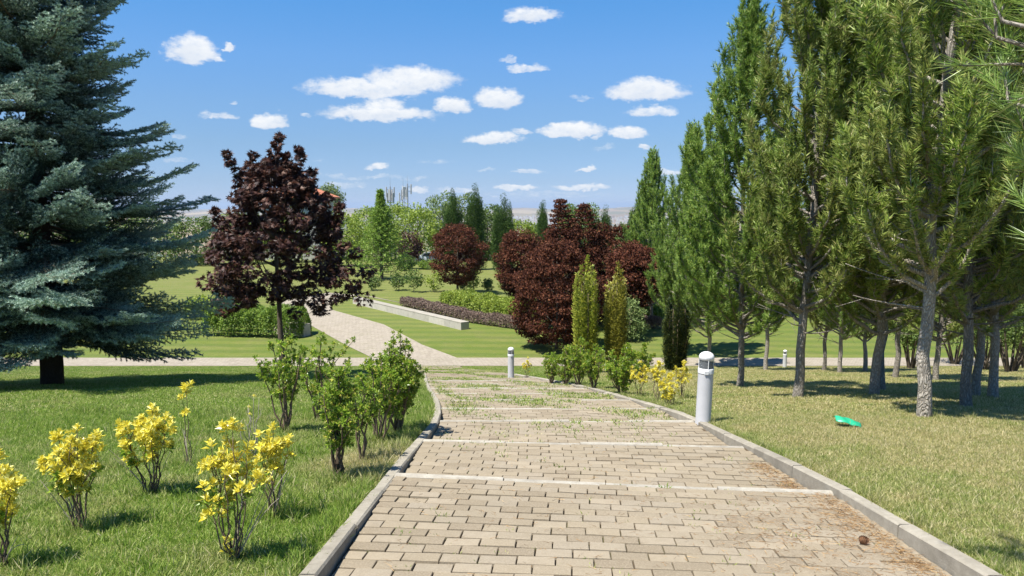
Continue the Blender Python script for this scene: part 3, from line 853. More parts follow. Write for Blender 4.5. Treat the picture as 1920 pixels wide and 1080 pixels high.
EGG = lambda u: np.sqrt(np.clip(1 - (2 * np.clip(u, 0, 1) - 1) ** 2, 0, 1)) ** .9
def limbs(wood, rg, H, base_r, top, nlimb, spread, start=.3, sides=7, wob=.06):
    n = 9; t = np.linspace(0, 1, n)
    ax = np.stack([np.cumsum(rg.normal(0, .012 * H / 5, n)), np.cumsum(rg.normal(0, .012 * H / 5, n)), t * top], 1); ax[0, :2] = 0
    P = ax.copy(); P[0, 2] = -.2
    r = base_r * (1 - t * .85); r[0] *= 1.2
    tube(wood, P, r, sides, wob=wob, rg=rg)
    for k in range(nlimb):
        h = start * H + (top - start * H) * k / nlimb
        az = k * 2.4 + rg.uniform(-.4, .4); c = np.array([math.cos(az), math.sin(az), 0])
        p = np.array([np.interp(h, ax[:, 2], ax[:, q]) for q in range(3)])
        L = spread * rg.uniform(.6, .95) * (1 - .5 * k / nlimb)
        Q = bezier(p, p + c * L * .6 + [0, 0, L * .25], p + c * L + [0, 0, L * .9], 6)
        tube(wood, Q, np.linspace(base_r * .42, base_r * .08, 6), 5)

def plant(name, label, cat, loc, wood, crown, wmat, cmat, rotz=0.0, scale=1.0, group=None, cname='crown', wname='trunk'):
    t = thing(name, label, cat, loc, rotz, group, (scale,) * 3 if isinstance(scale, (int, float)) else scale)
    if wood is not None: obj(wname, wood if isinstance(wood, bpy.types.Mesh) else wood.mesh(wname, wmat, True), t)
    c = obj(cname, crown if isinstance(crown, bpy.types.Mesh) else crown.mesh(cname, cmat), t)
    if isinstance(crown, bpy.types.Mesh) and cmat is not None:      # shared mesh, its own shade of needles
        c.material_slots[0].link = 'OBJECT'; c.material_slots[0].material = cmat
    return t
# ------------------------------------------------------------------ upright pines on the right
PV = []
for sd, H, R, cl, nb2 in ((1, 9.8, 1.95, 1.5, 140), (2, 9.6, 1.6, 1.65, 124), (3, 9.2, 1.35, 1.85, 108), (4, 8.8, 1.6, 1.55, 116)):
    w_, c_ = pine_variant(sd, H, R, cl, nb2)
    PV.append((w_.mesh('trunk', M['pine_bark'], True), c_.mesh('crown', M['pine']), H))
PG = 'upright pines on the right lawn'
# photo x, photo y of the trunk foot, variant, scale, turn, dark?, label
PINES = [
    (1386, 726, 0, .93, .3, 1, 'tall pine with a forked low limb, first large one right of the near bollard light'),
    (1494, 745, 1, 1.08, 1.2, 0, 'tall pine with thick pale trunk, second large one right of the near bollard light'),
    (1639, 742, 3, 1.06, 2.2, 0, 'upright pine with dark trunk left of the palest trunk, front one of a close pair'),
    (1654, 731, 2, 1.08, 4.1, 1, 'upright pine with dark trunk just behind its twin, rear one of a close pair'),
    (1733, 778, 2, 1.12, 5.2, 0, 'upright pine with the palest sunlit trunk, nearest one standing on the right lawn'),
    (1815, 763, 1, 1.04, 3.3, 0, 'upright pine with leaning grey trunk, next right of the palest trunk'),
    (1862, 748, 3, 1.0, .9, 0, 'upright pine with dark trunk near the right edge of the picture'),
    (1436, 694, 2, 1.0, 2.9, 1, 'slim brown trunked pine beside the cross path, behind the forked large pine'),
    (1329, 688, 3, 1.2, 1.7, 1, 'pine with dark trunk rising right behind the near bollard light'),
    (1544, 694, 2, .95, .2, 0, 'slim pine with pale trunk beside the cross path, right of the far small bollard'),
    (1575, 698, 1, .92, 4.7, 1, 'slim pine with leaning dark trunk in the middle of the grove near the cross path'),
    (1622, 696, 3, .95, 5.5, 0, 'pine with dark trunk behind the close pair, by the cross path'),
    (1677, 709, 2, .98, 1.1, 1, 'pine with slim pale trunk between the close pair and the palest trunk'),
    (1755, 714, 0, .88, 3.9, 0, 'pine with dark slim trunk seen just right of the palest trunk, further back'),
    (1829, 742, 2, .97, 2.4, 1, 'pine half hidden behind the leaning grey trunk'),
    (1222, 612, 0, 1.16, 2.0, 1, 'far upright pine rising behind the dark columnar yew, left of the grove'),
    (1278, 664, 3, 1.36, 2.6, 1, 'upright pine behind the dark columnar yew, filling the left side of the grove'),
    (1196, 600, 1, .95, .5, 1, 'furthest small pine at the left end of the grove, behind the purple maples'),
]
for (px, py, v, s, rz, dk, lab) in PINES:
    loc = ground_at(px, py)
    plant('pine_tree', lab, 'pine tree', loc, PV[v][0], PV[v][1], None, M['pine_dark'] if dk else None, rz, s, PG)

# pine close on the right, outside the frame, whose branches reach in
rgn = np.random.default_rng(21)
loc = (4.35, 2.3, float(gz(2.3)))
wood = MB(); nd = MB()
tube(wood, [(0, 0, -.2), (.02, .02, 1), (.05, .0, 2.2), (.1, .05, 4), (.1, .1, 6.3)], [.19, .16, .14, .10, .03], 12, wob=.08, rg=rgn)
O = []; A = []; Ls = []
targets = [((1640, -330), 3.4), ((1700, -340), 3.5), ((1600, -440), 3.4), ((1680, -420), 3.3), ((1560, -480), 3.3), ((1868, 70), 2.9), ((1880, 40), 2.8), ((1890, 190), 3.3), ((1915, 120), 3.0), ((1925, 250), 3.4), ((1950, 30), 2.8), ((1945, 330), 3.6), ((1900, -60), 3.2), ((1990, 150), 3.2), ((1935, 400), 4.2), ((1960, 480), 4.0)]
for (pp, dep) in targets:
    d = pix_dir(*pp); d = d / d.y * dep
    tip_ = np.array([d.x - loc[0], d.y - loc[1], CAMZ + d.z - loc[2]])
    base = np.array([.05, .0, tip_[2] - rgn.uniform(.5, .8)])
    mid_ = (base + tip_) / 2 + [0, 0, -.12]
    Q = bezier(base, mid_, tip_, 14); tube(wood, Q, np.linspace(.03, .007, 14), 6)
    D = unit(np.gradient(Q, axis=0))
    O.append(Q[4:]); A.append(D[4:] * .6 + [0, 0, .5]); Ls.append(np.full(10, .16))
    for q in range(13):
        i_ = rgn.integers(3, 14); ax = unit(rgn.normal(0, .5, 3) + [0, 0, .8] + D[i_] * .5)
        e = Q[i_] + ax * .22; tube(wood, [Q[i_], e], [.006, .005], 4, cap=False)
        O.append([Q[i_] + ax * .06]); A.append([ax]); Ls.append([.17])
for k in range(60):      # the rest of its crown, out of sight
    h = rgn.uniform(2.6, 6.2); az = rgn.uniform(-1.9, 1.6); L = rgn.uniform(.6, 1.3) * (1 - (h - 2.4) / 6)
    p = np.array([.08, .04, h]); c = np.array([math.cos(az), math.sin(az), 0])
    Q = bezier(p, p + c * L * .7, p + c * L + [0, 0, .5], 8); tube(wood, Q, np.linspace(.02, .006, 8), 4)
    O.append(Q[2:]); A.append(np.tile([c[0] * .3, c[1] * .3, 1.], (6, 1))); Ls.append(np.full(6, .25))
shoots_needles(nd, np.concatenate(O), np.concatenate(A), np.concatenate(Ls), rgn, step=.02, per=7, nl=.135, nw=.0048, ang=46)
plant('pine_tree', 'large pine outside the right edge, long needled branches hanging into the upper right corner', 'pine tree', loc, wood, nd, M['pine_bark'], M['near_pine'])

# ------------------------------------------------------------------ blue spruce
SPB = []
for sd, L in ((1, 3.4), (2, 3.4), (3, 3.4), (4, 4.7), (5, 4.7), (6, 1.9)):
    w_, n_, mi_ = spruce_branch(sd, L)
    me = n_.mesh('branch', [M['spruce'], M['spruce_old_shaded']], midx=mi_)
    SPB.append((w_.mesh('branch_wood', M['twig']), me, L))
rgs = np.random.default_rng(5)
def spruce(px, y, H, Rm, label, low=1.55, nlev=38, seed=5):
    rgs = np.random.default_rng(seed)
    loc = on_ground(px, y)
    t = thing('spruce_tree', label, 'spruce tree', loc)
    w = MB(); hh = np.linspace(-.3, H, 24)
    tube(w, np.stack([.03 * np.sin(hh), .03 * np.cos(hh * .8), hh], 1), .275 * (1 - hh / (H + .6)) ** .8 + .01, 14, wob=.05, rg=rgs)
    obj('trunk', w.mesh('trunk', M['spruce_bark'], True), t)
    crown = MB()                                   # inner dead wood and the leader
    cnt = 0
    for k in range(nlev):
        h = low + (H - low - .3) * (k / (nlev - 1)) ** 1.08
        u = (h - low) / (H - low)
        R = Rm * np.interp(h, [1.2, 2.4, 3.9, 4.6, 5.8, 8, 10.2, 14, 17.8], [3.9, 4.7, 4.95, 4.3, 3.3, 2.95, 2.75, 1.4, .1])
        nbr = 9 if u < .5 else 6
        for j in range(nbr):
            if cnt >= 298: break
            cnt += 1
            a = j / nbr * 2 * math.pi + k * 1.1 + rgs.uniform(-.2, .2)
            r = R * rgs.uniform(.6, 1.12)
            v = int(rgs.choice([3, 4])) if r > 3.6 else (int(rgs.integers(0, 3)) if r > 2.0 else 5)
            wm, nm, L = SPB[v]
            s = r / L
            pitch = np.interp(u, [0, .12, .4, .6, 1], [.22, .06, -.12, -.32, -.9]) + rgs.normal(0, .09)
            ys_ = max(s, .9)
            bo = obj('branch', nm, t, (0, 0, h + rgs.uniform(-.1, .1)), (rgs.normal(0, .3), pitch, a + rgs.normal(0, .1)), (s, ys_, ys_))
            obj('branch_wood', wm, bo)
    for q in range(8):
        h = H - 1.2 + q * .17; a = q * 2.4
        shoots_needles(crown, [[0, 0, h]], [[math.cos(a) * .8, math.sin(a) * .8, .7]], [.35 * (1 - q / 9)], rgs, step=.01, per=4, nl=.04, nw=.01)
    shoots_needles(crown, [[0, 0, H - .8]], [[0, 0, 1]], [1.0], rgs, step=.01, per=5, nl=.04, nw=.01)
    obj('crown', crown.mesh('crown', M['spruce']), t)
    return t
spruce(97, 19.3, 17.8, 1.0, 'huge blue green spruce with dark trunk filling the left side of the picture')

# ------------------------------------------------------------------ purple maple in front of the lane
rgm = np.random.default_rng(8)
loc = on_ground(532, 26.3)
wood = MB(); cr = MB()
Hm = height_for(26.3, 252) - loc[2]
limbs(wood, rgm, Hm, .115, Hm * .88, 15, 2.3, .30, 9, .05)
C_ = []; R_ = []
for k in range(330):
    u = rgm.uniform(0, 1) ** .9
    az = rgm.uniform(0, 6.28)
    rr = np.interp(u, [0, .08, .28, .5, .7, .85, 1], [1.7, 2.65, 2.8, 2.3, 1.65, 1.15, .35])
    rr *= 1 + .16 * math.sin(az * 3 + 1) + .1 * math.sin(az * 5 + u * 8)
    r = rr * rgm.uniform(.3, 1) ** .55
    C_.append((r * math.cos(az), r * math.sin(az), Hm * (.285 + .60 * u) + rgm.uniform(-.15, .15))); R_.append(rgm.uniform(.22, .42) * (1 - .35 * u))
for (dx, top) in ((-1.55, .93), (-.9, .93), (.05, 1.0), (.85, .95), (-.35, .90), (1.3, .86), (2.2, .72), (-2.2, .70), (.35, .93)):        # separate leading shoots
    for q in range(5):
        C_.append((dx * (1 - .04 * q) + rgm.normal(0, .06), rgm.normal(0, .15), Hm * top - .1 - q * .27)); R_.append(.13 + .045 * q)
    tube(wood, bezier((0, 0, Hm * .55), (dx * .8, 0, Hm * .66), (dx, 0, Hm * top), 7), np.linspace(.035, .006, 7), 5)
clump_crown(cr, rgm, C_, R_, 44, .19, palm=True, squash=.62, droop=.35, up=.9)
plant('purple_maple', 'purple leaved maple with slim dark trunk standing in front of the pale lane', 'maple tree', loc, wood, cr, M['grey_bark'], M['maple'])

# ------------------------------------------------------------------ bronze maples by the lawn
def crown_tree(seed, H, R, low, prof, n=160, per=40, leaf=.16, cr=.45, surf=.75, lump=.12, palm=False, base_r=.09, squash=.7, droop=.2, W=.6, nlimb=7, spire=None):
    rg = np.random.default_rng(seed); w = MB(); c = MB()
    limbs(w, rg, H, base_r, low + (H - low) * .8, nlimb, R * .8, min(.9, max(.12, low / H)), 7)
    if spire == 'ridged':        # several upright shoots of different heights side by side
        spire = None; q_ = []
        for i_ in range(26):
            r_ = R * (0 if i_ == 0 else rg.uniform(.25, .85)); a_ = i_ * 2.4; tp = H * (1 if i_ == 0 else rg.uniform(.55, .97) * (1 - .22 * (r_ / R) ** 2))
            zz = np.arange(low + rg.uniform(0, .15) * H, tp, .42); ww = np.clip((tp - zz) / (.25 * H), .12, 1)
            q_.append(np.stack([r_ * math.cos(a_) * (.75 + .25 * ww) + rg.normal(0, .06, len(zz)), r_ * math.sin(a_) * (.75 + .25 * ww) + rg.normal(0, .06, len(zz)), zz], 1))
        pts = np.concatenate(q_)
    else: pts = shape_points(rg, n, prof, low, H * (.99 if spire is None else spire), R, surf, lump, seed)
    if spire is not None:       # a leading shoot in whorls above the round crown
        z = np.arange(H * spire * .8, H, .30)
        e_ = []
        for i_, q_ in enumerate(z):
            w_ = np.interp(q_, [H * spire * .8, H * spire, H], [R * .75, R * .42, .10])
            for a_ in np.arange(0, 6.28, 1.05): e_.append((w_ * math.cos(a_ + i_) * rg.uniform(.5, 1), w_ * math.sin(a_ + i_) * rg.uniform(.5, 1), q_))
        clump_crown(c, rg, np.array(e_), np.full(len(e_), .27), per * 2 // 3, leaf, W, .35, droop=droop)
    clump_crown(c, rg, pts, rg.uniform(cr * .6, cr * 1.1, len(pts)), per, leaf, W, squash, palm=palm, droop=droop)
    return w, c
def tree_px(name, label, cat, px, y, top, wpx, low_py, wmat, cmat, seed, prof=EGG, group=None, **kw):
    loc = on_ground(px, y)
    H = height_for(y, top) - loc[2]; low = max(.15, height_for(y, low_py) - loc[2])
    w, c = crown_tree(seed, H, width_for(y, wpx) / 2, low, prof, **kw)
    return plant(name, label, cat, loc, w, c, wmat, cmat, 0, 1.0, group)
SPIRE = lambda u: np.interp(u, [0, .1, .3, .5, .62, .72, .85, 1], [.45, .85, 1, .85, .6, .42, .3, .12])
SHLD = lambda u: np.interp(u, [0, .1, .4, .65, .85, 1], [.5, .85, 1, .8, .5, .32])
GMG = 'bronze maples around the lawn'
gk = dict(n=250, per=84, leaf=.16, cr=.52, surf=.76, lump=.13, squash=.45, droop=.45)
tree_px('bronze_maple', 'round bronze maple on a short stem standing alone on the far lawn', 'maple tree', 858, 67, 421, 92, 530, M['grey_bark'], M['globe'], 31, group=GMG, base_r=.12, **gk)
tree_px('bronze_maple', 'wide round bronze maple nearest the golden columns with foliage almost to the ground', 'maple tree', 1043, 41.5, 452, 158, 641, M['grey_bark'], M['globe'], 32, prof=lambda u: np.interp(u, [0, .06, .2, .4, .65, .85, 1], [.35, .62, .9, 1, .93, .66, .25]), group=GMG, n=340, per=92, leaf=.15, cr=.50, surf=.80, lump=.12, squash=.45, droop=.45)
tree_px('bronze_maple', 'bronze maple with a pointed purple top, left one of two peaks', 'maple tree', 1050, 48, 372, 118, 600, M['grey_bark'], M['globe'], 33, prof=SHLD, spire=.78, group=GMG, **gk)
tree_px('bronze_maple', 'bronze maple with a pointed top, right one of two peaks', 'maple tree', 1093, 50, 378, 130, 600, M['grey_bark'], M['globe'], 34, prof=SHLD, spire=.80, group=GMG, **gk)
tree_px('bronze_maple', 'broad bronze maple behind the right golden column', 'maple tree', 1150, 53, 420, 120, 580, M['grey_bark'], M['globe'], 35, prof=SHLD, group=GMG, **gk)
tree_px('bronze_maple', 'bronze maple at the right end of the maple group, beside the pines', 'maple tree', 1186, 46, 455, 84, 575, M['grey_bark'], M['globe'], 36, group=GMG, **gk)
tree_px('bronze_maple', 'egg shaped bronze maple at the left end of the maple group', 'maple tree', 976, 57, 431, 82, 556, M['grey_bark'], M['globe'], 37, group=GMG, base_r=.12, **gk)
tree_px('bronze_maple', 'low dark red maple seen between the pine trunks above the far bollard', 'maple tree', 1432, 55, 520, 100, 618, M['grey_bark'], M['maple'], 38, group=GMG, n=110, per=34, leaf=.2, cr=.5)
tree_px('bronze_maple', 'low dark red maple seen between pine trunks further right', 'maple tree', 1556, 57, 525, 90, 612, M['grey_bark'], M['maple'], 39, group=GMG, n=110, per=34, leaf=.2, cr=.5)

# ------------------------------------------------------------------ columnar yews
def column_yew(px, y, top, wpx, cmat, seed, label, tips=5):
    rg = np.random.default_rng(seed); loc = on_ground(px, y)
    H = height_for(y, top) - loc[2]; R = width_for(y, wpx) / 2
    w = MB(); c = MB(); C_ = []; D_ = []
    for k in range(9):
        a = k * 2.4; r = R * rg.uniform(.2, .8)
        tube(w, [(.05 * math.cos(a), .05 * math.sin(a), -.1), (r * math.cos(a), r * math.sin(a), H * .4), (r * .8 * math.cos(a), r * .8 * math.sin(a), H * rg.uniform(.6, .85))], [.03, .02, .008], 5)
    for k in range(tips + 44):      # upright sprays
        a = rg.uniform(0, 6.28); r = R * rg.uniform(.1, 1) ** .5 * .86
        topk = H * (rg.uniform(.78, 1.0) if k < tips else rg.uniform(.35, .93)) * (1 - .16 * (r / R) ** 2)
        if k == 0: r, topk = R * .15, H
        z = np.arange(max(0.12, topk - H * rg.uniform(.5, .95)), topk, .075)
        g = .105 * np.clip((topk - z) / .4, .4, 1) * (1 + .35 * np.sin(z * 17 + k * 2))
        C_.append(np.stack([r * math.cos(a) * np.clip(.65 + z / H * .6, 0, 1) + rg.normal(0, .015, len(z)), r * math.sin(a) * np.clip(.65 + z / H * .6, 0, 1) + rg.normal(0, .015, len(z)), z], 1)); D_.append(g)
    Cc = np.concatenate(C_); G = np.concatenate(D_); per = 11
    idx = np.repeat(np.arange(len(Cc)), per); k = len(idx)
    d = rand_dirs(rg, k); P = Cc[idx] + d * G[idx][:, None] * rg.uniform(.3, 1, k)[:, None]
    out = Cc[idx].copy(); out[:, 2] = 0
    D = unit(d * .7 + unit(out) * .4 + [0, 0, .75])
    leaves(c, P, D, unit(d + unit(out)), rg.uniform(.06, .13, k), .052)
    return plant('columnar_yew', label, 'yew', loc, w, c, M['twig'], cmat, 0, 1.0, 'columnar yews right of the path', 'crown', 'stem')
column_yew(1098, 27.5, 478, 56, M['gold'], 41, 'tall golden columnar yew, left one of the two by the bronze maple', 4)
column_yew(1153, 27.8, 494, 53, M['gold_dull'], 42, 'golden bronze columnar yew, right one of the two by the bronze maple', 5)
column_yew(1264, 28.5, 552, 58, M['yewdark'], 43, 'shorter dark columnar yew standing in the shade left of the pines', 5)

# ------------------------------------------------------------------ background trees and shrubs
BG = 'trees beyond the far lawn'
bk = dict(n=110, per=44, leaf=.36, cr=1.0, surf=.6, lump=.2)
for i, (px, y, top, w, low, mt, lab) in enumerate([
    (652, 102, 400, 88, 490, 'lime', 'light green broad tree just right of the purple maple'),
    (693, 118, 392, 80, 480, 'lime', 'light green tree behind the fresh green conifer'),
    (742, 116, 384, 84, 480, 'lime', 'bright green tree below the phone masts'),
    (783, 108, 388, 84, 474, 'lime', 'bright green tree right of the phone masts, above the parked car'),
    (826, 122, 360, 62, 480, 'grey_green', 'feathery grey green tree left of the first dark column tree'),
    (872, 124, 364, 66, 490, 'grey_green', 'feathery grey green tree between two dark column trees'),
    (915, 118, 392, 60, 500, 'mid', 'rounded green tree between the dark column trees'),
    (922, 150, 386, 60, 500, 'mid', 'rounded green tree showing above the one between the column trees'),
    (975, 124, 415, 70, 510, 'lime', 'yellow green tree right of the widest dark column tree'),
    (1010, 128, 420, 60, 510, 'mid', 'low green tree behind the bronze maple group'),
    (1068, 112, 384, 40, 500, 'mid', 'narrow green tree peeping between the two bronze maple peaks'),
    (1106, 116, 386, 34, 500, 'mid', 'narrow green tree right of the right bronze maple peak'),
    (1165, 125, 432, 60, 500, 'mid', 'low green tree above the broad bronze maple'),
    (540, 112, 396, 90, 500, 'lime', 'light green tree hidden behind the purple maple'),
    (455, 108, 400, 100, 500, 'lime', 'light green tree between spruce and purple maple'),
    (370, 104, 408, 100, 500, 'mid', 'green tree showing through the spruce branches'),
    (280, 104, 400, 100, 500, 'mid', 'green tree behind the right half of the spruce'),
    (180, 108, 396, 110, 500, 'mid', 'green tree behind the middle of the spruce'),
    (60, 110, 396, 120, 500, 'mid', 'green tree behind the left part of the spruce'),
    (620, 150, 344, 44, 400, 'grey_green', 'olive tree top showing over the red tiled roof'),
    (1270, 88, 420, 120, 575, 'mid', 'broad green tree behind the left pines'),
    (1370, 84, 430, 130, 575, 'mid', 'broad green tree behind the forked pine'),
    (1470, 86, 425, 130, 575, 'mid', 'broad green tree behind the second large pine'),
    (1575, 88, 430, 130, 575, 'mid', 'broad green tree behind the middle of the grove'),
    (1680, 84, 420, 130, 575, 'mid', 'broad green tree behind the close pair of pines'),
    (1790, 86, 425, 140, 575, 'mid', 'broad green tree behind the palest trunk'),
    (1900, 84, 420, 140, 575, 'mid', 'broad green tree at the far right behind the grove')]):
    tree_px('broadleaf_tree', lab, 'tree', px, y, top, w, low, M['grey_bark'], M[mt], 60 + i, group=BG, base_r=.2, **bk)
for i, (px, y, top, w, low, lab) in enumerate([
    (850, 92, 360, 46, 492, 'dark column tree left of the tallest one, above the lone bronze maple'),
    (893, 94, 352, 46, 505, 'tallest and slimmest dark column tree on the far lawn'),
    (945, 90, 371, 60, 508, 'widest dark column tree, with several points, on the far lawn'),
    (1018, 112, 378, 24, 470, 'small dark pointed cypress left of the bronze maple peaks'),
    (1135, 112, 392, 28, 470, 'small dark pointed cypress right of the bronze maple peaks'),
    (1186, 70, 392, 34, 560, 'dark cypress at the left edge of the pine grove')]):
    tree_px('cypress_tree', lab, 'cypress', px, y, top, w, low, M['grey_bark'], M['dark'], 90 + i, prof=lambda u: np.interp(u, [0, .1, .35, .6, .8, 1], [.6, .9, 1, .85, .5, .08]), group='dark column trees', spire='ridged', per=110, leaf=.17, cr=.42, squash=1.8, droop=-.9, W=.35)
# fresh green conifer
rgc = np.random.default_rng(77)
loc = on_ground(716, 81); H = height_for(81, 356) - loc[2]; R = width_for(81, 112) / 2
wood = MB(); cr = MB(); O = []; A = []
tube(wood, [(0, 0, -.2), (0, 0, H * .5), (0, 0, H)], [.2, .12, .02], 8)
for k in range(260):
    u = (k / 260) ** .8; h = .5 + (H - .6) * u; az = k * 2.4; c = np.array([math.cos(az), math.sin(az), 0])
    L = R * 1.15 * (1.03 - u) * rgc.uniform(.65, 1.1) * (1 if u < .8 else .6)
    Q = bezier((0, 0, h), c * L * .5 + [0, 0, h - .05 * L], c * L + [0, 0, h + .12 * L], 10); tube(wood, Q[::3], [.03, .02, .012, .006], 4)
    for q in range(2, 10):
        m = 6; O.append(np.tile(Q[q], (m, 1)) + rgc.normal(0, .08, (m, 3))); A.append(unit(rgc.normal(0, .8, (m, 3)) + c * .8 + [0, 0, -.1]))
O = np.concatenate(O); A = np.concatenate(A)
leaves(cr, O, A, rand_dirs(rgc, len(O)) + [0, 0, .8], rgc.uniform(.18, .36, len(O)), .09, fold=.05)
plant('conifer_tree', 'fresh green conifer with a thin pointed top right of the purple maple', 'conifer', loc, wood, cr, M['grey_bark'], M['conifer'])
tree_px('purple_shrub_tree', 'small dusky purple tree left of the parked car', 'tree', 767, 96, 434, 40, 488, M['grey_bark'], M['maple'], 120, n=60, per=30, leaf=.3, cr=.6)
for i, (px, y, top, w, mt, lab) in enumerate([
    (760, 92, 478, 36, 'dark', 'dark low shrub left of the parked car'),
    (806, 95, 489, 44, 'hedge', 'low green hedge bush in front of the parked car'),
    (1222, 52, 571, 40, 'hedge', 'clipped round green bush left of the dark columnar yew'),
    (1290, 56, 570, 60, 'hedge', 'green bush behind the near bollard light'),
    (1475, 58, 574, 50, 'hedge', 'round green bush between the pine trunks'),
    (1180, 44, 560, 60, 'grey_green', 'loose grey green young pine bush beside the bronze maples')]):
    tree_px('round_shrub', lab, 'shrub', px, y, top, w, 640, M['twig'], M[mt], 130 + i, n=90, per=36, leaf=.16, cr=.4, surf=.6, lump=.06)
SP = 'young shrubs dotted over the far lawn'
for i, (px, py, h, w, mt, lab) in enumerate([
    (748, 545, 34, 30, 'mid', 'small grey stemmed sapling, leftmost of the young shrubs'),
    (776, 548, 40, 34, 'mid', 'open branching young shrub, second from the left'),
    (813, 547, 36, 40, 'hedge_lime', 'wide light green young shrub left of the lone bronze maple'),
    (700, 545, 26, 22, 'mid', 'tiny shrub near the right edge of the purple maple'),
    (868, 545, 26, 22, 'mid', 'small green shrub right of the lone bronze maple stem'),
    (888, 552, 46, 24, 'hedge_lime', 'yellow green upright shrub above the green hedge'),
    (916, 546, 22, 14, 'mid', 'tiny sapling on the far lawn'),
    (942, 543, 34, 20, 'lime', 'bright green small tree left of the maple group'),
    (1226, 535, 20, 20, 'mid', 'small shrub on the lawn behind the maple group')]):
    loc = ground_at(px, py)
    tree_px('young_shrub', lab, 'shrub', px, loc[1], py - h, w, py - h * .22, M['twig'], M[mt], 150 + i, group=SP, n=34, per=18, leaf=.2, cr=.3, surf=.3, lump=.2, base_r=.03)
ob = 'multi stemmed small trees at the far right'
for i, (px, y, top, w, lab) in enumerate([(1845, 30, 575, 110, 'bushy many stemmed small tree behind the leaning grey pine trunk'), (1895, 27, 560, 120, 'bushy many stemmed small tree at the right edge of the picture'), (1708, 34, 590, 60, 'small many stemmed tree between pine trunks by the cross path'), (1790, 37, 585, 90, 'many stemmed small tree right of the palest trunk, by the cross path'), (1925, 33, 560, 110, 'many stemmed small tree cut off by the right edge')]):
    rg_ = np.random.default_rng(170 + i); loc = on_ground(px, y)
    H = height_for(y, top) - loc[2]; R = width_for(y, w) / 2; wd = MB(); cr = MB()
    for k in range(8):
        a = k * .9; c = np.array([math.cos(a), math.sin(a), 0])
        tube(wd, bezier((c[0] * .08, c[1] * .08, -.1), c * R * .45 + [0, 0, H * .45], c * R * rg_.uniform(.5, .95) + [0, 0, H * .75], 7), np.linspace(.06, .015, 7), 6, wob=.08, rg=rg_)
    pts = shape_points(rg_, 90, EGG, H * .42, H, R, .3, .15, i)
    clump_crown(cr, rg_, pts, rg_.uniform(.25, .45, len(pts)), 30, .12)
    plant('small_tree', lab, 'tree', loc, wd, cr, M['grey_bark'], M['mid'], 0, 1, ob)

# ------------------------------------------------------------------ hedges
def hedge(P0, P1, w, h, mat, seed, label, leaf=.09, dens=520, cat='hedge', round_=.3, group=None, wavy=.08):
    rg = np.random.default_rng(seed); P0 = np.array(P0[:2]); P1 = np.array(P1[:2]); d = P1 - P0; L = np.linalg.norm(d); d /= L; s = np.array([-d[1], d[0]])
    c0 = (P0 + P1) / 2; z0 = float(gz(c0[1]))
    k = int(L * (w + 2 * h) * dens)
    t = rg.uniform(-L / 2, L / 2, k); a = rg.uniform(-1, 1, k)
    # superellipse shell
    th = rg.uniform(0, math.pi, k); ex = .45
    cx = np.sign(np.cos(th)) * np.abs(np.cos(th)) ** ex; cz = np.abs(np.sin(th)) ** ex
    sh = rg.uniform(.72, 1.0, k)
    endf = np.clip((L / 2 - np.abs(t)) / (h * round_ + .01), 0, 1) ** .5
    un = 1 + wavy * (np.sin(t * 2.1 + seed) + np.sin(t * 4.7 + seed * 2) * .6 + np.sin(t * 9 + th * 3) * .4)
    off_ = cx * w / 2 * sh * un * (.55 + .45 * endf); z = cz * h * sh * un * (.5 + .5 * endf)
    P = np.stack([d[0] * t + s[0] * off_, d[1] * t + s[1] * off_, z], 1)
    N = np.stack([s[0] * cx, s[1] * cx, cz], 1) + rg.normal(0, .45, (k, 3))
    D = rand_dirs(rg, k) + N * .5
    mb = MB(); leaves(mb, P, D, N, leaf * rg.uniform(.6, 1.2, k), leaf * .6)
    wd = MB()
    for q in range(int(L / .5) + 1):
        tt = -L / 2 + .3 + q * .5
        if tt > L / 2: break
        for e in range(3):
            tube(wd, [(d[0] * tt, d[1] * tt, -.1), (d[0] * tt + rg.normal(0, .12), d[1] * tt + rg.normal(0, .12), h * .7)], [.02, .006], 4)
    t_ = thing('hedge', label, cat, (c0[0], c0[1], z0), 0, group)
    obj('stems', wd.mesh('stems', M['twig']), t_); obj('foliage', mb.mesh('foliage', mat), t_)
    return t_
a0, a1 = ground_at(757, 572), ground_at(872, 600)
hedge(a0, a1, .9, .75, M['barberry'], 201, 'brown purple clipped hedge behind the low wall, left section', .10, 800, group='brown hedges')
a0, a1 = ground_at(872, 602), ground_at(984, 618)
hedge(a0, a1, .9, .75, M['barberry'], 202, 'brown purple clipped hedge beyond the end of the low wall, right section', .10, 800, group='brown hedges')
hedge(ground_at(1176, 612), ground_at(1242, 616), .9, .75, M['barberry'], 203, 'brown clipped hedge behind the golden columnar yews', .10, 800, group='brown hedges')
hedge(ground_at(846, 572), ground_at(990, 603), 2.6, 1.25, M['hedge_lime'], 204, 'wide green hedge with yellow green top below the lone bronze maple', .13, 620)
hedge(ground_at(392, 624), ground_at(575, 630), 2.6, 1.75, M['hedge'], 205, 'big rounded green hedge behind the purple maple trunk', .12, 800)
hedge(on_ground(355, 53), on_ground(470, 53), 2.6, 1.4, M['hedge_lime'], 206, 'yellow green bush row behind the big rounded hedge', .14, 420)
for i, (px0, px1, y, hh_, lab) in enumerate([(1200, 1560, 58, 2.3, 'long dark hedge closing the lawn behind the left pines'), (1560, 2000, 60, 2.6, 'long dark hedge closing the lawn behind the right pines')]):
    hedge(on_ground(px0, y), on_ground(px1, y), 2.6, hh_, M['mid'], 207 + i, lab, .24, 150, wavy=.14)

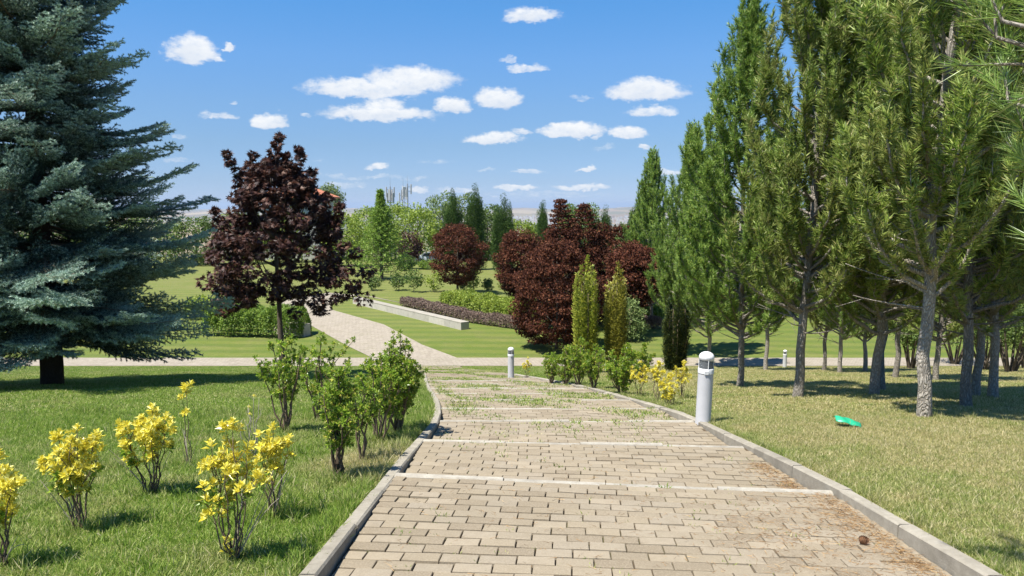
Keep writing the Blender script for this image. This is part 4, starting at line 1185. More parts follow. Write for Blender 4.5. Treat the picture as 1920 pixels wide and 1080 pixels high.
# ------------------------------------------------------------------ shrubs beside the path
def rosette(rg, leaf=.05, n=9, W=.5):
    m = MB(); k = n; i = np.arange(k)
    a = i * 2.4; e = np.interp(i, [0, k], [.45, 1.42])
    D = np.stack([np.cos(a) * np.cos(e), np.sin(a) * np.cos(e), np.sin(e)], 1)
    N = np.stack([-np.cos(a) * np.sin(e), -np.sin(a) * np.sin(e), np.cos(e)], 1)
    leaves(m, D * .004 + [0, 0, .0] + np.stack([np.zeros(k), np.zeros(k), i * leaf * .07], 1), D, N, leaf * np.interp(i, [0, k], [1.1, .7]) * rg.uniform(.85, 1.15, k), leaf * W, fold=.12, curl=.18)
    return m
rgr = np.random.default_rng(300)
GOLDR = [rosette(rgr, .052, 9, .62) for _ in range(4)]
GOLDM = [m.mesh('leaf_cluster', M['euon_gold']) for m in GOLDR]
GOLDG = [m.mesh('leaf_cluster', M['euon']) for m in GOLDR]
GREENR = [rosette(rgr, .052, 9, .46) for _ in range(5)]
def stems_for(rg, H, W, nst, bare, splay=.5, sub=3, thick=.0065, bot=.0):
    """branching woody stems, returns wood and a list of (tip, direction)"""
    w = MB(); tips = []
    for k in range(nst):
        a = k * 2.4 + rg.uniform(-.4, .4); c = np.array([math.cos(a), math.sin(a), 0])
        r = W / 2 * rg.uniform(.25, 1) ** .7; h = H * rg.uniform(.68, 1.0) * (1 - .18 * (2 * r / W) ** 2)
        if k == 0: r, h = W * .08, H
        Q = bezier((c[0] * .02, c[1] * .02, -.04), c * r * splay + [0, 0, h * .45] + rg.normal(0, .02, 3), c * r + [0, 0, h], 8)
        Q[1:-1] += rg.normal(0, .014, (6, 3))
        tube(w, Q, np.linspace(thick, thick * .35, 8), 5, wob=.1, rg=rg)
        tips.append((Q[-1], unit(Q[-1] - Q[-3])))
        for q in range(sub):
            s = rg.uniform(max(bare, .2), .95); p = np.array([np.interp(s * h, Q[:, 2], Q[:, z]) for z in range(3)])
            aa = rg.uniform(0, 6.28); L = rg.uniform(.12, .30) * H * .6
            e = p + np.array([math.cos(aa) * .6, math.sin(aa) * .6, .75]) * L
            tube(w, bezier(p, p + (e - p) * .5 + [0, 0, -.01], e, 4), np.linspace(thick * .4, thick * .22, 4), 4)
            tips.append((e, unit(e - p)))
    return w, tips
def align(V, d, p, s, spin):
    d = Vector(d).normalized(); q = d.to_track_quat('Z', 'Y').to_matrix() @ Matrix.Rotation(spin, 3, 'Z')
    return V @ np.array(q).T * s + np.array(p)
def golden_shrub(px, py, hpx, wpx, seed, label, nst=7, sub=3, bare=.45, near=True, group='golden leaved shrubs', low=None):
    rg = np.random.default_rng(seed); loc = ground_at(px, py)
    H = height_for(loc[1], py - hpx) - loc[2]; W = width_for(loc[1], wpx)
    w, tips = stems_for(rg, H, W, nst, bare, sub=sub)
    dw = MB()
    for k in range(5 if near else 0):       # dead twigs
        a = rg.uniform(0, 6.28); c = np.array([math.cos(a), math.sin(a), 0]); L_ = H * rg.uniform(.35, .85)
        tube(dw, bezier((c[0] * .02, c[1] * .02, 0), c * L_ * .3 + [0, 0, L_ * .5], c * L_ * .55 + [0, 0, L_ * .8] + rg.normal(0, .03, 3), 6), np.linspace(.004, .0016, 6), 4)
    t = thing('golden_shrub', label, 'shrub', loc, 0, group)
    obj('stems', w.mesh('stems', M['twig'], True), t)
    if near: obj('dead_twigs', dw.mesh('dead_twigs', M['dead']), t)
    allr = []
    for (p, d) in tips:
        allr.append((p, d, .92))
        for q in range(rg.integers(0, 4)):
            dd = unit(np.array(d) * .8 + rg.normal(0, .6, 3) + [0, 0, .2]); allr.append((np.array(p) - np.array(d) * rg.uniform(.0, .09) + dd * .035, dd, rg.uniform(.65, 1.0)))
    if low is not None:
        for q in range(3): allr.append(((low[0] + rg.normal(0, .02), low[1], low[2] + rg.normal(0, .03)), (0.2, -.4, 1), .8))
    if near and len(allr) <= 300:
        for (p, d, s) in allr:
            q = Vector(d).to_track_quat('Z', 'Y'); e = (q @ __import__('mathutils').Quaternion((0, 0, 1), rg.uniform(0, 6.28))).to_euler()
            s *= rg.uniform(.75, 1.2); obj('leaf_cluster', (GOLDG if p[2] < H * .6 and rg.uniform() < .35 else GOLDM)[int(rg.integers(0, 4))], t, tuple(p), e, (s, s, s))
    else:
        m = MB()
        for (p, d, s) in allr:
            V, T, Q = GOLDR[int(rg.integers(0, 4))].arrays(); m.add(align(V, d, p, s, rg.uniform(0, 6.28)), T)
        obj('foliage', m.mesh('foliage', M['euon_gold']), t)
    return t
golden_shrub(2, 1064, 200, 110, 401, 'golden leaved shrub cut off by the left edge of the picture', 7, 3)
golden_shrub(147, 990, 184, 138, 402, 'round golden leaved shrub with dark bare foot, second from the left edge', 11, 4)
golden_shrub(287, 928, 158, 112, 403, 'golden leaved shrub further up the lawn, third from the left edge', 11, 4)
golden_shrub(352, 872, 138, 34, 404, 'slim golden leaved shrub with one tall tuft behind the third shrub', 2, 1, .7)
golden_shrub(438, 1052, 244, 104, 405, 'tall golden leaved shrub with long bare stems, nearest to the kerb foreground', 10, 3, .5, low=(-.03, -.03, .12))
golden_shrub(512, 966, 162, 80, 406, 'sparse golden leaved shrub right behind the tall bare stemmed one', 8, 3)
golden_shrub(653, 706, 34, 22, 407, 'tiny golden shrub by the cross path behind the green bushes', 4, 2, near=False)
golden_shrub(988, 706, 34, 24, 408, 'tiny golden shrub right of the far bollard light', 5, 3, near=False)
golden_shrub(1198, 743, 62, 30, 409, 'golden shrub left of the three by the near bollard light', 6, 3, near=False)
golden_shrub(1232, 750, 68, 32, 410, 'upright golden shrub in the middle of those by the near bollard light', 6, 3, near=False)
golden_shrub(1255, 758, 54, 30, 411, 'lowest golden shrub nearest the kerb by the near bollard light', 7, 4, .15, near=False)
golden_shrub(1278, 744, 64, 36, 412, 'golden shrub touching the left side of the near bollard light', 7, 3, near=False)

def green_shrub(px, py, hpx, wpx, seed, label, nst=8, sub=5, bare=.3, dens=5, arms=(), gold=.05, trunk=None, scale=1.0, group='glossy green shrubs'):
    rg = np.random.default_rng(seed); loc = ground_at(px, py)
    H = height_for(loc[1], py - hpx) - loc[2]; W = width_for(loc[1], wpx)
    w, tips = stems_for(rg, H, W, nst, bare, sub=sub, thick=.014)
    if trunk: tube(w, [(0, 0, -.05), (.02, .0, H * trunk * .5), (.0, .01, H * trunk)], [.028, .022, .018], 7, wob=.1, rg=rg)
    for (dx, hz) in arms:       # long shoots reaching out
        dx = width_for(loc[1], dx); hz = H * hz
        Q = bezier((0, 0, H * .4), (dx * .45, 0, hz * .72), (dx, 0, hz), 9); tube(w, Q, np.linspace(.008, .003, 9), 4)
        for q in range(4, 9): tips.append((Q[q], unit(Q[min(q + 1, 8)] - Q[q - 1])))
    m = MB()
    for (p, d) in tips:
        for q in range(dens):
            dd = unit(np.array(d) * .7 + rg.normal(0, .65, 3) + [0, 0, .25]); pp = np.array(p) - np.array(d) * rg.uniform(0, .22) * H * .5 + dd * rg.uniform(.01, .07)
            if pp[2] < H * bare * .6: continue
            V, T, Q = GREENR[int(rg.integers(0, 5))].arrays(); m.add(align(V, dd, pp, rg.uniform(.7, 1.1) * scale, rg.uniform(0, 6.28)), T)
    t = thing('green_shrub', label, 'shrub', loc, 0, group)
    obj('stems', w.mesh('stems', M['twig'], True), t); obj('foliage', m.mesh('foliage', M['euon']), t)
    return t
green_shrub(535, 808, 172, 92, 421, 'glossy green shrub with thick pale foot below the maple trunk, leftmost green one', 9, 5, .38, 5, arms=[(-42, .78), (20, 1.0)], trunk=.35)
green_shrub(598, 784, 152, 92, 422, 'open green shrub with a long arching shoot to the right, behind the leftmost green one', 8, 4, .38, 4, arms=[(72, .98), (35, .92)])
green_shrub(632, 896, 200, 84, 423, 'green shrub on a thin bare curved stem, nearest to the path kerb', 9, 5, .4, 5, arms=[(20, 1.0)], trunk=.42)
green_shrub(676, 862, 150, 56, 424, 'thin green shrub just behind the one on a bare curved stem', 5, 4, .4, 4)
green_shrub(712, 824, 150, 84, 425, 'dense green shrub on dark stems left of the tallest green shrub', 9, 5, .3, 6)
green_shrub(746, 810, 184, 100, 426, 'tallest and fullest glossy green shrub beside the kerb', 15, 7, .22, 8, arms=[(48, .62)])
green_shrub(1033, 716, 52, 58, 431, 'small green shrub right of the tiny golden one, leftmost of the right row', 9, 5, .1, 5, scale=1.25)
green_shrub(1062, 720, 66, 60, 432, 'green shrub in front of the left golden column, second of the right row', 10, 5, .1, 5, scale=1.25)
green_shrub(1084, 722, 84, 60, 433, 'taller green shrub close to the left golden column, third of the right row', 10, 5, .1, 6, scale=1.25)
green_shrub(1113, 728, 78, 60, 434, 'green shrub between the two golden columns, fourth of the right row', 10, 5, .1, 6, scale=1.2)
green_shrub(1166, 739, 86, 78, 435, 'largest green shrub in the right row, in front of the right golden column', 13, 6, .12, 6, scale=1.2)
green_shrub(1204, 712, 62, 62, 436, 'green shrub with upright shoots behind the golden shrubs on the right', 10, 5, .1, 6, scale=1.3, arms=[(5, 1.1)])

# nearly bare twiggy shrub
rgb = np.random.default_rng(55); loc = ground_at(474, 852)
w, tips = stems_for(rgb, .62, .42, 8, .5, sub=1, thick=.006)
t = thing('bare_shrub', 'nearly leafless twiggy shrub behind the tall golden one', 'shrub', loc)
obj('stems', w.mesh('stems', M['dead'], True), t)
for (p, d) in tips[::4]:
    obj('leaf_cluster', GOLDM[0], t, tuple(p), (0, 0, 0), (.5, .5, .5))
# ------------------------------------------------------------------ grass and weeds
def tuft(seed, n=26, r=.07, h=.055, w=.0042, spread=.75):
    rg = np.random.default_rng(seed); m = MB()
    a = rg.uniform(0, 6.28, n); rr = r * np.sqrt(rg.uniform(0, 1, n))
    P = np.stack([rr * np.cos(a), rr * np.sin(a), np.full(n, -.012)], 1)
    d = unit(rg.normal(0, spread, (n, 3)) * [1, 1, 0] + [0, 0, 1]); L = h * rg.uniform(.5, 1.25, n)
    A_, B_ = perp(d); th = rg.uniform(0, math.pi, n)[:, None]; S = A_ * np.cos(th) + B_ * np.sin(th)
    bend = rg.normal(0, .35, (n, 3)) * [1, 1, 0]
    mid = P + d * (L * .55)[:, None]; tip = mid + unit(d + bend) * (L * .5)[:, None]
    V = np.stack([P - S * w / 2, P + S * w / 2, mid + S * w * .42, mid - S * w * .42, tip], 1).reshape(-1, 3)
    i = np.arange(n) * 5
    m.add(V, np.stack([i + 3, i + 2, i + 4], 1), np.stack([i, i + 1, i + 2, i + 3], 1))
    return m
def scatter(name, label, pts, scales, sources, seed):
    """ONE object that instances tuft meshes on its points"""
    me = bpy.data.meshes.new(name); me.vertices.add(len(pts)); me.vertices.foreach_set('co', np.asarray(pts, np.float32).ravel()); me.update()
    at = me.attributes.new('size', 'FLOAT', 'POINT'); at.data.foreach_set('value', np.asarray(scales, np.float32))
    o = obj(name, me); tag(o, label, kind='stuff')
    c = bpy.data.collections.new(name + '_tufts')
    for i, sm in enumerate(sources):
        so = bpy.data.objects.new(name + '_tuft', sm); c.objects.link(so)
    ng = bpy.data.node_groups.new(name, 'GeometryNodeTree')
    ng.interface.new_socket('Geometry', in_out='INPUT', socket_type='NodeSocketGeometry')
    ng.interface.new_socket('Geometry', in_out='OUTPUT', socket_type='NodeSocketGeometry')
    N = ng.nodes; Lk = ng.links
    gi = N.new('NodeGroupInput'); go = N.new('NodeGroupOutput')
    ci = N.new('GeometryNodeCollectionInfo'); ci.inputs['Collection'].default_value = c; ci.inputs['Separate Children'].default_value = True; ci.inputs['Reset Children'].default_value = True
    ip = N.new('GeometryNodeInstanceOnPoints'); ip.inputs['Pick Instance'].default_value = True
    ri = N.new('FunctionNodeRandomValue'); ri.data_type = 'INT'
    for s_ in ri.inputs:
        if s_.name == 'Max' and s_.type == 'INT': s_.default_value = len(sources) - 1
        if s_.name == 'Min' and s_.type == 'INT': s_.default_value = 0
        if s_.name == 'Seed': s_.default_value = seed
    rr = N.new('FunctionNodeRandomValue'); rr.data_type = 'FLOAT_VECTOR'
    rr.inputs[0].default_value = (-.12, -.12, 0); rr.inputs[1].default_value = (.12, .12, 6.283)
    na = N.new('GeometryNodeInputNamedAttribute'); na.data_type = 'FLOAT'; na.inputs['Name'].default_value = 'size'
    Lk.new(gi.outputs[0], ip.inputs['Points']); Lk.new(ci.outputs[0], ip.inputs['Instance'])
    Lk.new([s_ for s_ in ri.outputs if s_.type == 'INT'][0], ip.inputs['Instance Index'])
    Lk.new(rr.outputs[0], ip.inputs['Rotation'])
    Lk.new([s_ for s_ in na.outputs if s_.type == 'VALUE'][0], ip.inputs['Scale'])
    Lk.new(ip.outputs[0], go.inputs[0])
    md = o.modifiers.new('scatter', 'NODES'); md.node_group = ng
    return o
rgg = np.random.default_rng(900)
def sample_lawn(n, side, y0, y1, power=1.0, maxx=30):
    """points on the lawn strip inside the view cone (and a margin)"""
    y = y0 + (y1 - y0) * rgg.uniform(0, 1, n) ** power
    lim = y * .72 + 2.0
    e = np.array([float(xl(v)) if side < 0 else float(xr(v)) for v in np.linspace(y0, y1, 200)])
    ed = np.interp(y, np.linspace(y0, y1, 200), e)
    u = rgg.uniform(0, 1, n)
    x = (ed - u * (lim + ed)) if side < 0 else (ed + u * (lim - ed))
    keep = np.abs(x - ed) > .02
    x, y = x[keep], y[keep]
    fade = np.clip((36.3 - y) / 3, 0, 1) * np.clip(np.abs(x - np.interp(y, np.linspace(y0, y1, 200), e)) / .6, 0, 1)
    z = np.array([float(v) for v in gz(y)]) - .01 + bumps(x, y) * fade
    return np.stack([x, y, z], 1)
short = [tuft(s, 30, .085, .045, .0042).mesh('tuft', M['grass']) for s in range(6)]
fine_ = [tuft(20 + s, 44, .13, .045, .008, .85).mesh('tuft', M['grass']) for s in range(5)]
tall = [tuft(40 + s, 16, .035, .13, .0055, .38).mesh('tuft', M['grass']) for s in range(4)]
for side, nm, lb in ((-1, 'lawn_grass', 'short green grass of the left lawn'), (1, 'lawn_grass', 'short partly dry grass of the right lawn')):
    pn = sample_lawn(21000 if side < 0 else 20000, side, 3.0, 11.5, .75)
    s = rgg.uniform(.7, 1.25, len(pn)) * (1.15 if side < 0 else .95)
    scatter(nm, lb + ' in the foreground', pn, s, short, 1)
    pf = sample_lawn(34000, side, 11.3, 35.9, .8)
    scatter(nm, lb + ' further down the slope', pf, rgg.uniform(.7, 1.2, len(pf)), fine_, 2)
# longer rough tufts, clustered
def clusters(k, side, y0, y1, m, sp):
    c = sample_lawn(k, side, y0, y1, .8); out = []
    for p in c:
        n_ = rgg.integers(2, m); q = p + rgg.normal(0, sp, (n_, 3)) * [1, 1, 0]
        e = (q[:, 0] < xl(q[:, 1]) - .03) if side < 0 else (q[:, 0] > xr(q[:, 1]) + .03)
        q = q[e]; q[:, 2] = gz(q[:, 1]) - .01; out.append(q)
    return np.concatenate(out)
pt = np.concatenate([clusters(260, -1, 3.2, 12, 14, .22), clusters(110, 1, 3.2, 12, 8, .2)])
# rough fringe along both kerbs and round the shrub feet
yy = rgg.uniform(3.2, 20, 900); fr = np.stack([xl(yy) - .03 - np.abs(rgg.normal(0, .1, 900)), yy, gz(yy) - .01], 1)
yy = rgg.uniform(3.2, 20, 500); fr2 = np.stack([xr(yy) + .03 + np.abs(rgg.normal(0, .06, 500)), yy, gz(yy) - .01], 1)
feet = []
for (px, py) in [(2, 1064), (147, 990), (287, 928), (352, 872), (438, 1052), (512, 966), (535, 808), (598, 784), (632, 896), (676, 862), (712, 824), (746, 810), (1198, 743), (1232, 750), (1255, 758), (1278, 744), (1166, 739), (1113, 728)]:
    g_ = np.array(ground_at(px, py)); q = g_ + rgg.normal(0, .14, (26, 3)) * [1, 1, 0]; q[:, 2] = gz(q[:, 1]) - .01; feet.append(q)
pt = np.concatenate([pt, fr, fr2] + feet)
scatter('rough_grass', 'longer rough grass tufts along the kerbs and around the shrubs', pt, rgg.uniform(.45, 1.15, len(pt)) * np.where(pt[:, 0] > 0, .75, 1.0), tall, 3)
# weeds in the joints of the path
W_ = []
rows_v = [q[0] for q in rows if q[0] > 4]
for v in rows_v:
    dens_ = np.interp(v, [4, 8, 10, 12, 22, 30, 36], [8, 16, 40, 100, 90, 50, 30])
    n_ = rgg.poisson(dens_)
    a, c = float(xl(v)) + .2, float(xr(v)) - .2
    x = rgg.uniform(a, c, n_)
    pat = np.sin(x * 2.3 + v * 1.9) + np.sin(x * .9 - v * 1.3 + 1) + .8 * np.sin(x * 5.1 + v * 4.3) + rgg.normal(0, .5, n_)
    x = x[pat > .35]
    z, sl = tread(v + .08); t = tilt(v)
    W_.append(np.stack([x, v + .082 + t * (x - XC) + rgg.normal(0, .006, len(x)), np.full(len(x), z - .012)], 1))
W_ = np.concatenate(W_)
weed = [tuft(60 + s, 16, .06, .045, .010, 1.0).mesh('tuft', M['grass']) for s in range(4)]
scatter('joint_weeds', 'small weeds and moss growing in the joints of the brick path', W_, rgg.uniform(.5, 1.3, len(W_)) * np.interp(W_[:, 1], [4, 9, 12], [.7, 1.1, 1.5]), weed, 4)
# clover-like white specks and fallen brown needles
lit = MB(); n_ = 900
ya = rgg.uniform(4.15, 7.5, 1500); x = np.concatenate([rgg.normal(2.15, .38, 700), rgg.uniform(-.8, 2.4, 400), xr(ya) - .15 - np.abs(rgg.normal(0, .14, 1500))]); y = np.concatenate([rgg.normal(5.0, .55, 700), rgg.uniform(4.2, 9, 400), ya])
ok = (x < xr(y) - .17) & (x > xl(y) + .17) & (y > 4.15); x, y = x[ok], y[ok]
vv = y - np.array([tilt(q) for q in y]) * (x - XC)
z = np.array([tread(q)[0] for q in vv]) + .006
ok = np.array([all(abs(q - s_) > .12 for s_ in STEPS) for q in vv]); x, y, z = x[ok], y[ok], z[ok]
dd = rgg.normal(0, 1, (len(x), 3)) * [1, 1, .06]
needles(lit, np.stack([x, y, z], 1), dd, rgg.uniform(.03, .10, len(x)), .0035, rgg)
needles(lit, np.stack([x, y, z], 1) + rgg.normal(0, .03, (len(x), 3)) * [1, 1, 0], rgg.normal(0, 1, (len(x), 3)) * [1, 1, .06], rgg.uniform(.03, .08, len(x)), .0035, rgg)
M['litter'] = foliage('fallen_needles', [(0, (.15, .085, .04)), (.6, (.32, .19, .085)), (1, (.50, .34, .17))], .8, .05, .1, 0)
tag(obj('needle_litter', lit.mesh('needle_litter', M['litter'])), 'fallen brown pine needles on the bricks near the right kerb', kind='stuff')

# ------------------------------------------------------------------ bollard lights
M['bol'] = plain('bollard_paint', (.47, .47, .48), .45, .06, 6, spec=.5, bump=.05)
M['cap'] = plain('bollard_cap', (.66, .66, .65), .55, .10, 30, spec=.3, bump=.35)
M['louvre'] = plain('louvre_metal', (.30, .31, .32), .3, .1, 10, metal=.7)
m_, nb_ = new_mat('lamp_glass')
p_ = nb_.n('ShaderNodeBsdfPrincipled'); p_.inputs['Base Color'].default_value = (.45, .48, .5, 1); p_.inputs['Roughness'].default_value = .08
p_.inputs['Transmission Weight'].default_value = .75; p_.inputs['IOR'].default_value = 1.25
o_ = nb_.n('ShaderNodeOutputMaterial'); nb_.put(o_.inputs[0], p_.outputs[0]); M['glass'] = m_
def bollard_proto(label, group):
    t = thing('bollard_light', label, 'bollard light', (0, 0, 0), 0, group)
    R = .105
    m = MB(); lathe(m, [(R * 1.03, -.15), (R * 1.03, .0), (R * 1.0, .02), (R, .68), (R, .70)], 32); obj('post', m.mesh('post', M['bol'], True), t)
    m = MB(); lathe(m, [(R * .2, .70), (R * 1.045, .70), (R * 1.045, .705), (R * 1.045, .762), (R * 1.02, .770), (R * .6, .772), (0.0, .772)], 32); obj('collar', m.mesh('collar', M['cap'], True), t)
    m = MB(); box(m, -.045, .01, -R * 1.13, -R * .98, .70, .752, .004); obj('clamp_plate', m.mesh('clamp_plate', M['cap']), t)
    m = MB(); lathe(m, [(R * .93, .768), (R * .93, .885)], 28); obj('lens', m.mesh('lens', M['glass'], True), t)
    m = MB(); lathe(m, [(.0, .765), (.03, .77), (.03, .86), (.02, .885), (0, .89)], 12); obj('lamp', m.mesh('lamp', M['cap'], True), t)
    m = MB()
    for z in (.785, .808, .831, .854): lathe(m, [(R * .55, z + .012), (R * .86, z), (R * .86, z + .003), (R * .55, z + .015)], 24)
    obj('louvres', m.mesh('louvres', M['louvre']), t)
    for k in range(4):
        a = -math.pi / 2 + k * math.pi / 2 + .04; m = MB(); c, s = math.cos(a) * R * .985, math.sin(a) * R * .985
        tube(m, [(c, s, .76), (c, s, .895)], [.006, .006], 6, cap=False)
        if k == 0: bm_ = m.mesh('guard_bar', M['cap']); base_a = a
        obj('guard_bar', bm_, t, rot=(0, 0, a - base_a))
    m = MB(); prof = [(R * .9, .885), (R * 1.0, .888), (R * 1.0, .925)] + [(R * 1.0 * math.cos(q), .925 + .078 * math.sin(q)) for q in np.linspace(.12, math.pi / 2, 9)]
    lathe(m, prof, 32); obj('cap', m.mesh('cap', M['cap'], True), t)
    return t
BGP = 'bollard lights along the paths'
b0 = bollard_proto('grey bollard light with white domed cap, the nearest one, beside the right kerb', BGP)
b0.location = ground_at(1318, 792); b0.rotation_euler = (0, math.radians(1.6), 0); s_ = 1.0
bol_h = (height_for(b0.location.y, 659) - b0.location.z) / 1.003; b0.scale = (bol_h,) * 3
for (px, py, top, lab) in [(958, 706, 651, 'grey bollard light standing where the path meets the cross path'), (1471, 690, 656, 'small far bollard light between the pine trunks across the cross path'),
                           (1176, 690, 651, 'bollard light mostly hidden behind the green shrubs, only its cap showing'), (2, 678, 642, 'dark bollard light at the left edge under the spruce')]:
    c = copy_tree(b0); c.location = ground_at(px, py); c.rotation_euler = (0, 0, .3)
    if py < 700: c.location = on_ground(px, 35.6 if px != 1471 else 35.2)
    h_ = height_for(c.location.y, top) - c.location.z; c.scale = (h_,) * 3; c['label'] = lab

# ------------------------------------------------------------------ low walls
def low_wall(P0, P1, w, h, label):
    P0 = np.array(P0[:2]); P1 = np.array(P1[:2]); c0 = (P0 + P1) / 2; L = np.linalg.norm(P1 - P0); d = (P1 - P0) / L
    t = thing('low_wall', label, 'wall', (c0[0], c0[1], float(gz(c0[1]))), math.atan2(d[1], d[0]))
    n = max(1, round(L / 2.1)); s = L / n
    for i in range(n):
        x0 = -L / 2 + i * s
        m = MB(); box(m, x0 + .003, x0 + s - .003, -w / 2, w / 2, -.3, h - .062, .002); obj('wall_block', m.mesh('wall_block', M['wall']), t)
        m = MB(); box(m, x0 + .002, x0 + s - .002, -w / 2 - .008, w / 2 + .008, h - .06, h, .006); obj('coping_slab', m.mesh('coping_slab', M['step']), t)
    return t
w0 = ground_at(668, 569); w1 = ground_at(872, 618)
low_wall(w0, w1, .62, .5, 'long low pale stone wall with flat coping beside the lane')
low_wall(ground_at(520, 624), ground_at(576, 630), .6, .75, 'end of a pale low wall sticking out of the big rounded hedge')

# ------------------------------------------------------------------ things on the ground
M['cone'] = plain('pine_cone', (.20, .10, .05), .8, .3, 40)
g_ = ground_at(1617, 1003); 
rgp = np.random.default_rng(3); m = MB(); mc = MB()
lathe(m, [(0, -.02), (.018, -.012), (.024, .0), (.02, .02), (.008, .034), (0, .036)], 12)
for k in range(70):
    z = -.018 + .052 * k / 70; a = k * 2.4; r = .026 * math.sqrt(max(0, 1 - ((z - .002) / .036) ** 2)); c_, s_ = math.cos(a), math.sin(a)
    leaves(mc, [[c_ * r * .6, s_ * r * .6, z]], [[c_, s_, .5]], [[0, 0, 1]], .019, .017, fold=-.1)
vz = 4.95
tz = tread(g_[1] - tilt(g_[1]) * (g_[0] - XC))[0]
t = thing('pine_cone', 'brown pine cone lying on the bricks near the right kerb', 'pine cone', (g_[0], g_[1], tz + .032), .5); t.rotation_euler = (1.3, 0, .6)
obj('core', m.mesh('core', M['cone'], True), t); obj('scales', mc.mesh('scales', M['cone']), t)
M['green_plastic'] = plain('green_plastic', (.02, .36, .19), .4, .12, 12, spec=.5)
m = MB(); nx, ny = 14, 8; V = []
for j in range(ny):
    for i in range(nx):
        x = (i / (nx - 1) - .5) * .34; y = (j / (ny - 1) - .5) * .24
        cut = 1 - .35 * max(0, (abs(x) / .17) ** 3)
        V.append((x, y * cut, .055 - x * .14 + .035 * math.cos(y * 13) - .02 * (abs(x) / .17) ** 4 + .008 * math.sin(x * 40 + y * 22)))
k = len(V); V += [(a, b2, c - .006) for a, b2, c in V]
Q = [[j * nx + i, j * nx + i + 1, (j + 1) * nx + i + 1, (j + 1) * nx + i] for j in range(ny - 1) for i in range(nx - 1)]
Q += [[k + q[3], k + q[2], k + q[1], k + q[0]] for q in Q]
edge_ = [i for i in range(nx)] + [j * nx + nx - 1 for j in range(1, ny)] + [(ny - 1) * nx + i for i in range(nx - 2, -1, -1)] + [j * nx for j in range(ny - 2, 0, -1)]
for a, c in zip(edge_, edge_[1:] + edge_[:1]): Q.append([c, a, k + a, k + c])
m.add(V, None, Q)
tag(obj('plastic_cover', m.mesh('plastic_cover', M['green_plastic'], True), None, ground_at(1588, 797), (0.05, .12, -.15)), 'bent bright green plastic cover lying in the dry grass', 'plastic cover')

# ------------------------------------------------------------------ parked car
M['carpaint'] = plain('car_paint', (.55, .60, .68), .3, .03, 2, metal=.0, spec=.6)
M['carglass'] = plain('car_glass', (.03, .035, .045), .08, .05, 2, spec=.8)
M['rubber'] = plain('rubber', (.02, .02, .02), .8, .1, 10)
M['rim'] = plain('rim_metal', (.4, .4, .42), .35, .1, 10, metal=.8)
M['lampw'] = plain('lamp_cover', (.75, .78, .8), .15, .03, 3)
loc = on_ground(806, 112)
t = thing('parked_car', 'silver blue car parked behind the far shrubs, partly hidden', 'car', loc, math.radians(4))
prof = [(-2.2, .35), (-2.25, .62), (-2.15, .86), (-1.35, .98), (-.62, 1.42), (.25, 1.50), (1.2, 1.46), (1.95, 1.02), (2.2, .92), (2.25, .5), (2.18, .35)]
def car_shell(prof, hw, zin=.9):
    m = MB(); n = len(prof); V = []
    for (s, f) in ((-1, 1), (1, 1)):
        for (x, z) in prof:
            inset = .20 * max(0, (z - .95)) / .5
            V.append((x, s * (hw - inset), z))
    cx = len(V); V += [(0, -hw, .6), (0, hw, .6)]
    Q = [[i, (i + 1) % n, n + (i + 1) % n, n + i] for i in range(n)]
    T = [[(i + 1) % n, i, cx] for i in range(n)] + [[n + i, n + (i + 1) % n, cx + 1] for i in range(n)]
    m.add(V, T, Q); return m
obj('body', car_shell(prof, .88).mesh('body', M['carpaint']), t)
for s in (-1, 1):
    for (pts) in ([(-1.18, 1.02), (-.62, 1.36), (.0, 1.42), (.0, 1.02)], [(.08, 1.02), (.08, 1.42), (.85, 1.40), (.95, 1.02)], [(1.02, 1.02), (.92, 1.40), (1.2, 1.38), (1.68, 1.06)]):
        m = MB(); m.add([(x, s * (.885 - .20 * max(0, z - .95) / .5 + d_), z) for d_ in (0, .012) for (x, z) in pts], None, [[0, 1, 2, 3], [7, 6, 5, 4], [0, 4, 5, 1], [1, 5, 6, 2], [2, 6, 7, 3], [3, 7, 4, 0]])
        obj('window', m.mesh('window', M['carglass']), t)
m = MB(); m.add([(-1.32, -.72, 1.01), (-1.32, .72, 1.01), (-.66, .62, 1.41), (-.66, -.62, 1.41)], None, [[0, 1, 2, 3]]); obj('windscreen', m.mesh('windscreen', M['carglass']), t, (-.015, 0, .015))
for x in (-1.38, 1.36):
    for s in (-1, 1):
        m = MB(); lathe(m, [(.2, -.1), (.31, -.1), (.33, -.07), (.33, .07), (.31, .1), (.2, .1)], 20); wo_ = obj('wheel', m.mesh('wheel', M['rubber'], True), t, (x, s * .83, .33), (math.pi / 2, 0, 0))
        m = MB(); lathe(m, [(0, .09), (.06, .085), (.19, .07), (.2, .1)] if s < 0 else [(0, -.09), (.06, -.085), (.19, -.07), (.2, -.1)], 20); obj('rim', m.mesh('rim', M['rim'], True), wo_)
for s in (-1, 1):
    m = MB(); box(m, -2.235, -2.1, s * .62 - .14, s * .62 + .14, .68, .8, .02); obj('headlight', m.mesh('headlight', M['lampw']), t)

